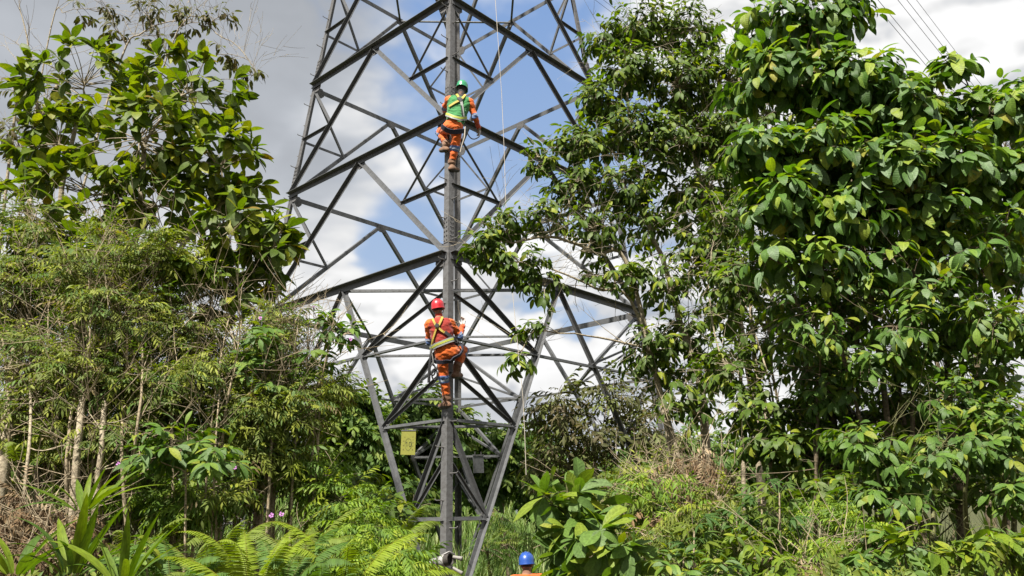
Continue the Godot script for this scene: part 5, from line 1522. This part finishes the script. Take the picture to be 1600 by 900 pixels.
	for i in sm.size():
		var s: Array = sm[i]
		var p := at(s[4], 850, s[5])
		var b := on_ground(p.x, p.z)
		var l := lobes(s[3])
		var stems := []
		rng.seed = 400 + i
		for e in l:
			for j in 2:
				var f := b + Vector3(rng.randf_range(-.25, .25), 0, rng.randf_range(-.2, .2))
				var c: Vector3 = e[0]
				f.y = minf(ground(f.x, f.z), c.y - 0.1)
				stems.append([[f, f.lerp(c, 0.5) + rv() * 0.06, c + rv() * 0.08], 0.010, 0.004])
		grow({"name": "low_bush", "label": s[0], "cat": "bush", "seed": 420 + i, "group": "low bushes on the banks", "base": b, "bark": M.stem_green if s[1] != "scrub" else M.twig_dry, "kind": s[1], "size": s[2], "per": 8, "droop": 0.25, "twig_r": 0.003, "own": 40 if s[1] in ["freshleaf", "limeleaf"] else 0, "stems": stems, "lobes": l, "bare": 30 if s[1] == "scrub" else 0})
	# cassava
	var pm := [palmate_mesh(7, 0.15, 0.035, Color(0.070, 0.150, 0.040)), palmate_mesh(7, 0.14, 0.033, Color(0.100, 0.180, 0.040)), palmate_mesh(6, 0.13, 0.032, Color(0.140, 0.200, 0.026))]
	var cs := [[1225, 900, 1218, 770, 5.2, "cassava plant with finger leaves on a bare stem, right of centre"], [1175, 900, 1190, 770, 5.4, "cassava plant with finger leaves left of the bare stemmed one"], [1090, 900, 1085, 830, 5.0, "short cassava plant near the broad leaved shrub"], [1165, 850, 1150, 800, 5.6, "small yellowish cassava plant behind the other two"]]
	for i in cs.size():
		var c: Array = cs[i]
		rng.seed = 500 + i
		var a := at(c[0], c[1] + 40, c[4]); var b := at(c[2], c[3], c[4])
		var o := thing("cassava_plant", c[5], "plant", a, "cassava plants on the right bank")
		var mb := MB.new()
		mb.tube(curve(Vector3.ZERO, (b - a) * 0.5 + rv() * 0.04, b - a, 6), taper(0.010, 0.005, 7), 6)
		put("stem", mb.mesh(), M.twig_dry, o)
		for j in 14:
			var t := 0.55 + 0.45 * j / 13.0
			var an := j * 2.4
			var y := Vector3(cos(an), 0.25 + 0.5 * t, sin(an)).normalized()
			var z := Vector3(-cos(an) * 0.2, 1, -sin(an) * 0.2 + 0.4)
			var m := put("leaf", pm[rng.randi() % 3], M.leaf_matt, o)
			m.transform = Transform3D(leaf_basis(y, z, rng.randf_range(0.7, 1.1)), (b - a) * t)
	# pink flowers of the shrubs
	var fl := [[185, 725, 5.5], [367, 730, 5.4], [440, 803, 5.0], [424, 805, 5.05], [548, 530, 6.3], [380, 537, 6.1], [407, 497, 6.1], [490, 480, 6.3]]
	var fm := plain(lin(0.36, 0.15, 0.38), 0.6)
	for i in fl.size():
		var f: Array = fl[i]
		rng.seed = 520 + i
		var o := thing("pink_flower", ["pink flower left of the leafy shrub", "pink flower at the right end of the leafy shrub", "large pink flower above the pale fern", "small pink flower beside the large one above the pale fern", "pink flower on the sprig before the tower", "pink flower below the glossy tree's lowest branch", "pink flower beside the tower's left corner", "pink bud at the top of the sprig before the tower"][i], "flower", at(f[0], f[1], f[2]), "pink flowers on the left bank")
		for j in 5:
			var a := TAU * j / 5 + rng.randf()
			var y := Vector3(cos(a), sin(a), 0.3).normalized()
			var m := put("petal", leaf_mesh(0.016, 0.014, "obovate", 0.1, 0.4, 4, 0.0), fm, o)
			m.transform = Transform3D(leaf_basis(y, Vector3(0, 0.2, 1), 1.0 if i != 7 else 0.6), Vector3.ZERO)
		var st2 := MB.new()
		st2.tube(PackedVector3Array([Vector3(0, -0.10, -0.05), Vector3(0, -0.02, -0.01), Vector3.ZERO]), PackedFloat32Array([0.003, 0.003, 0.006]), 5, true)
		put("stalk", st2.mesh(), M.stem_green, o)
	# undergrowth and fallen leaves that nobody could count
	rng.seed = 600
	var xs := {}; 
	for nm in ["scrub", "limespray", "farleaf"]: xs[nm] = [[], []]
	for i in 9000:
		var z := -rng.randf_range(4.2, 12.5)
		var x := rng.randf_range(-0.75, 0.8) * -z * 1.0
		if absf(x) < 0.6 and z > -4.0: continue
		if absf(x - 0.09 * -z) < 0.55: continue
		if z < -9.5 and absf(x - 0.0) < 1.2 and rng.randf() < 0.6: continue
		var nm: String = ["scrub", "scrub", "limespray", "farleaf"][rng.randi() % 4]
		var k: Dictionary = KIND[nm]
		var s := rng.randf_range(0.10, 0.24)
		var ax := Vector3(rng.randf_range(-0.7, 0.7), 1.0, rng.randf_range(-0.7, 0.7))
		var c: Color = k.pal[pick(k.pal)][0]
		xs[nm][0].append(Transform3D(leaf_basis(ax, Vector3(rng.randf_range(-.5, .5), .5, 1), s), on_ground(x, z) + Vector3(0, rng.randf_range(-0.02, 0.12), 0)))
		xs[nm][1].append(c)
	var lab := {"scrub": "olive ground cover of small stems over both banks", "limespray": "yellow green ground cover among the ferns", "farleaf": "dark green leafy ground cover under the bushes"}
	for nm in xs:
		var g := multi("undergrowth", KIND[nm].meshes[0], M.leaf_fine, xs[nm][0], xs[nm][1])
		tag(g, lab[nm], "undergrowth", "", "stuff")
	var lx := []; var lc := []
	for i in 7000:
		var z := -rng.randf_range(2.4, 10.0)
		var x := rng.randf_range(-0.8, 0.85) * -z
		var ax := rv(); ax.y *= 0.3
		lx.append(Transform3D(leaf_basis(ax, Vector3(0, 1, 0) + rv() * 0.5, rng.randf_range(0.06, 0.15)), on_ground(x, z) + Vector3(0, rng.randf_range(0.005, 0.05), 0)))
		lc.append(PAL.brown[pick(PAL.brown)][0])
	var lit := multi("fallen_leaves", leaf_mesh(1, 0.45, "elliptic", 0.3, 1.2, 4, 0.1), M.litter, lx, lc)
	tag(lit, "brown fallen leaves and dead fern littering the earth banks", "leaf litter", "", "stuff")

func small_things() -> void:
	# black safety lines of the two climbers
	var o := thing("lanyard", "black safety line looping from the green vested man's hip to his hand", "lanyard", at(728, 196, 12.86))
	var b := o.position
	var mb := MB.new()
	mb.tube(curve(at(727, 196, 12.82) - b, at(733, 226, 12.86) - b, at(748, 214, 12.95) - b, 8), taper(0.011, 0.011, 9), 6)
	mb.tube(curve(at(748, 214, 12.95) - b, at(751, 210, 12.98) - b, at(750, 204, 13.02) - b, 4), taper(0.011, 0.011, 5), 6)
	put("line", mb.mesh(), M.webbing_black, o)
	mb = MB.new()
	for a in [[724, 212, 722, 236]]:
		mb.tube(PackedVector3Array([at(727, 198, 12.80) - b, at(726, 214, 12.80) - b, at(722, 226, 12.83) - b, at(719, 238, 12.86) - b]), taper(0.013, 0.010, 4), 6)
	put("strap_end", mb.mesh(), M.rope, o)
	o = thing("lanyard", "black hooks and straps hanging at the red helmeted man's left hip", "lanyard", at(672, 556, 12.2))
	b = o.position
	mb = MB.new()
	mb.tube(PackedVector3Array([at(674, 545, 12.15) - b, at(673, 556, 12.13) - b, at(671, 575, 12.15) - b, at(670, 598, 12.18) - b]), taper(0.022, 0.026, 4), 6, true)
	put("strap", mb.mesh(), M.webbing_black, o)
	for k in 2:
		mb = MB.new()
		var c := at(676 + 3 * k, 578 + 7 * k, 12.12) - b
		var pts := PackedVector3Array()
		for i in 13:
			var a := TAU * i / 12.0
			pts.append(c + Vector3(cos(a) * 0.042, sin(a) * 0.085, 0.02 * sin(a)))
		mb.tube(pts, taper(0.014, 0.014, 13), 6)
		put("hook", mb.mesh(), M.webbing_black, o)
	mb = MB.new()
	mb.tube(curve(at(674, 548, 12.13) - b, at(678, 566, 12.10) - b, at(677, 572, 12.11) - b, 4), taper(0.012, 0.012, 5), 6)
	mb.tube(curve(at(675, 556, 12.13) - b, at(672, 552, 12.10) - b, at(674, 545, 12.11) - b, 4), taper(0.010, 0.010, 5), 6)
	put("line", mb.mesh(), M.bolt, o)
	# the rope hung down beside the tower
	mb = MB.new()
	var rp := PackedVector3Array()
	for e in [[770, -60], [778, 60], [784, 150], [788, 240], [790, 310], [796, 400], [803, 480], [811, 560], [817, 620], [820, 680], [822, 742]]: rp.append(at(e[0], e[1], 11.6))
	mb.tube(rp, taper(0.0048, 0.0048, rp.size()), 6)
	tag(put("rope", mb.mesh(), M.rope), "thin pale rope hanging down right of the tower's near leg", "rope")
	# number plate on the lower left strut
	var yel := tri_mat(lin(0.22, 0.22, 0.04), 0.6, noise_tex(0.03, 4, 71, [[0, Color(0.8, 0.8, 0.72)], [0.5, Color(0.95, 0.95, 0.9)], [1, Color(0.86, 0.88, 0.78)]], 256), null, 3.0)
	var ink := plain(lin(0.05, 0.055, 0.012), 0.7)
	var pc := at(638, 691, 13.02)
	var sg := thing("number_sign", "yellow number plate with a 10 in an oval on the tower", "sign", pc)
	sg.rotation = Vector3(0.04, -0.5, -0.06)
	var sw := 0.275; var sh := 0.40
	mb = MB.new()
	mb.box(Transform3D.IDENTITY, Vector3(sw, sh, 0.004))
	put("plate", mb.mesh(), yel, sg)
	mb = MB.new()
	mb.box(Transform3D(Basis.IDENTITY, Vector3(0, sh * 0.5 - 0.010, 0.006)), Vector3(sw + 0.006, 0.018, 0.008))
	put("top_rail", mb.mesh(), M.steel, sg)
	for x in [-0.09, 0.09]:
		mb = MB.new()
		mb.tube(PackedVector3Array([Vector3(x, sh * 0.5 - 0.02, -0.004), Vector3(x, sh * 0.5 + 0.01, -0.05), Vector3(x, sh * 0.5 - 0.01, -0.16)]), taper(0.006, 0.006, 3), 5, true)
		put("wire_tie", mb.mesh(), M.bolt, sg)
	mb = MB.new()
	for i in 28:
		var a := TAU * i / 28.0; var e := TAU * (i + 1) / 28.0
		var c0 := Vector3(cos(a), sin(a), 0); var c1 := Vector3(cos(e), sin(e), 0)
		var ctr := Vector3(0.004, -0.035, 0.0042)
		mb.quad(ctr + c0 * Vector3(0.066, 0.096, 0), ctr + c1 * Vector3(0.066, 0.096, 0), ctr + c1 * Vector3(0.060, 0.090, 0), ctr + c0 * Vector3(0.060, 0.090, 0), Vector3.BACK)
	put("oval", mb.mesh(), ink, sg)
	var tm := TextMesh.new()
	var sf := SystemFont.new()
	sf.font_names = PackedStringArray(["Droid Sans"])
	tm.font = sf; tm.text = "10"; tm.font_size = 32; tm.pixel_size = 0.0033; tm.depth = 0.003
	var tx := put("lettering", tm, ink, sg)
	tx.position = Vector3(0.004, -0.035, 0.0045)
	mb = MB.new()
	for e in [[-0.085, 0.02, 0.020, 0.016], [-0.087, -0.05, 0.018, 0.020], [-0.087, -0.115, 0.020, 0.022], [0.088, 0.04, 0.018, 0.010], [0.088, -0.005, 0.018, 0.018], [0.088, -0.06, 0.016, 0.014], [0.086, -0.115, 0.020, 0.022], [-0.07, 0.082, 0.03, 0.005], [0.085, 0.085, 0.03, 0.005]]:
		mb.box(Transform3D(Basis.IDENTITY, Vector3(e[0], e[1], 0.003)), Vector3(e[2], e[3], 0.003))
	put("mark", mb.mesh(), plain(lin(0.11, 0.095, 0.02), 0.7), sg).set_meta("kind", "stuff")
	# plain grey plate farther back
	var gp := thing("back_plate", "plain grey plate hanging under a strut right of the near leg", "sign", at(747.5, 725, 18.6))
	gp.rotation = Vector3(0, 0.75, 0.04)
	mb = MB.new()
	mb.box(Transform3D.IDENTITY, Vector3(0.34, 0.40, 0.006))
	put("plate", mb.mesh(), M.steel, gp)
	mb = MB.new()
	mb.box(Transform3D(Basis.IDENTITY, Vector3(0, 0.20, 0.008)), Vector3(0.36, 0.03, 0.014))
	mb.box(Transform3D(Basis.IDENTITY, Vector3(0.1, 0.24, 0.0)), Vector3(0.02, 0.08, 0.006))
	mb.box(Transform3D(Basis.IDENTITY, Vector3(-0.1, 0.24, 0.0)), Vector3(0.02, 0.08, 0.006))
	put("hanger", mb.mesh(), M.steel_old, gp)
	# banded pipes wrapped round the foot of the near leg
	var pp := at(700, 876, 12.05)
	var pipe := thing("banded_pipe", "short grey pipe with white bands strapped across the foot of the near leg", "pipe", pp)
	mb = MB.new()
	var p0 := at(665, 882, 12.2) - pp; var p1 := at(704, 874, 11.95) - pp
	mb.tube(PackedVector3Array([p0, p0.lerp(p1, 0.3), p0.lerp(p1, 0.55), p0.lerp(p1, 0.75), p1]), PackedFloat32Array([0.045, 0.050, 0.062, 0.078, 0.085]), 14)
	mb.tube(PackedVector3Array([p1, p0.lerp(p1, 0.7)]), PackedFloat32Array([0.075, 0.06]), 14)
	put("pipe", mb.mesh(), tri_mat(lin(0.07, 0.06, 0.052), 0.7, noise_tex(0.03, 4, 73, [[0, Color(0.5, 0.5, 0.5)], [1, Color(1, 1, 1)]], 256), null, 4.0), pipe)
	for e in [[0.22, 0.36, 0.054, 0.060], [0.44, 0.49, 0.063, 0.065], [0.62, 0.80, 0.072, 0.084]]:
		mb = MB.new()
		mb.tube(PackedVector3Array([p0.lerp(p1, e[0]), p0.lerp(p1, e[1])]), PackedFloat32Array([e[2] + 0.004, e[3] + 0.004]), 14, true)
		put("white_band", mb.mesh(), plain(lin(0.26, 0.255, 0.245), 0.6), pipe)
	for e in [[708, 870, 722, 873, 0.034], [706, 886, 722, 896, 0.030]]:
		mb = MB.new()
		var q0 := at(e[0], e[1], 12.0) - pp; var q1 := at(e[2], e[3], 11.95) - pp
		mb.tube(PackedVector3Array([q0, q0.lerp(q1, 0.6), q1]), PackedFloat32Array([e[4] * 0.7, e[4] * 0.8, e[4]]), 10, true)
		put("white_stub", mb.mesh(), plain(lin(0.17, 0.16, 0.145), 0.6), pipe)
	mb = MB.new()
	mb.tube(PackedVector3Array([at(690, 868, 12.0) - pp, at(702, 862, 11.98) - pp, at(710, 866, 12.0) - pp, at(712, 880, 12.02) - pp]), taper(0.016, 0.012, 4), 6, true)
	put("clamp", mb.mesh(), M.bolt, pipe)
	# footings
	for q in 4:
		var c := corner(q, -0.45)
		mb = MB.new()
		var gy := ground(c.x, c.z)
		mb.box(Transform3D(Basis(Vector3.UP, 0.8), Vector3(c.x, gy + 0.02, c.z)), Vector3(0.55, 0.5, 0.55))
		var ft := put("concrete_footing", mb.mesh(), M.concrete)
		tag(ft, ["concrete footing under the tower's near leg", "concrete footing under the tower's left leg", "concrete footing under the tower's far leg", "concrete footing under the tower's right leg"][q], "footing", "footings of the tower")
	# overhead lines, running away to the right at the right height above the ground
	var dir := Vector3(sin(0.857), 0.0, -cos(0.857))
	var cw := [[1372, 0, 15.5], [1366, 6, 15.7], [1403, 0, 16.5], [1417, 0, 16.7], [1432, 0, 20.0], [930, 0, 21.0], [943, 0, 21.2], [1030, 0, 24.0]]
	var nm := ["lowest left wire of the pair leaving the tree top in the upper right", "lowest right wire of the pair leaving the tree top in the upper right", "left wire of the middle pair in the upper right sky", "right wire of the middle pair in the upper right sky", "thin faint wire highest in the upper right sky", "left wire between the tower and the right hand trees", "right wire between the tower and the right hand trees", "overhead wire passing behind the tree top right of the tower"]
	for i in cw.size():
		var e: Array = cw[i]
		var ray := at(e[0], e[1], 10.0) - cam.position
		var p: Vector3 = cam.position + ray * ((e[2] - cam.position.y) / ray.y)
		var pts := PackedVector3Array()
		for j in range(-6, 31):
			var s := j * 6.0
			var q := p + dir * s
			q.y += 0.00045 * s * s - 0.055 * s
			pts.append(q)
		mb = MB.new()
		mb.tube(pts, taper(0.008, 0.008, pts.size()), 5)
		tag(put("overhead_wire", mb.mesh(), M.wire), nm[i], "power line", "overhead wires of the tower")
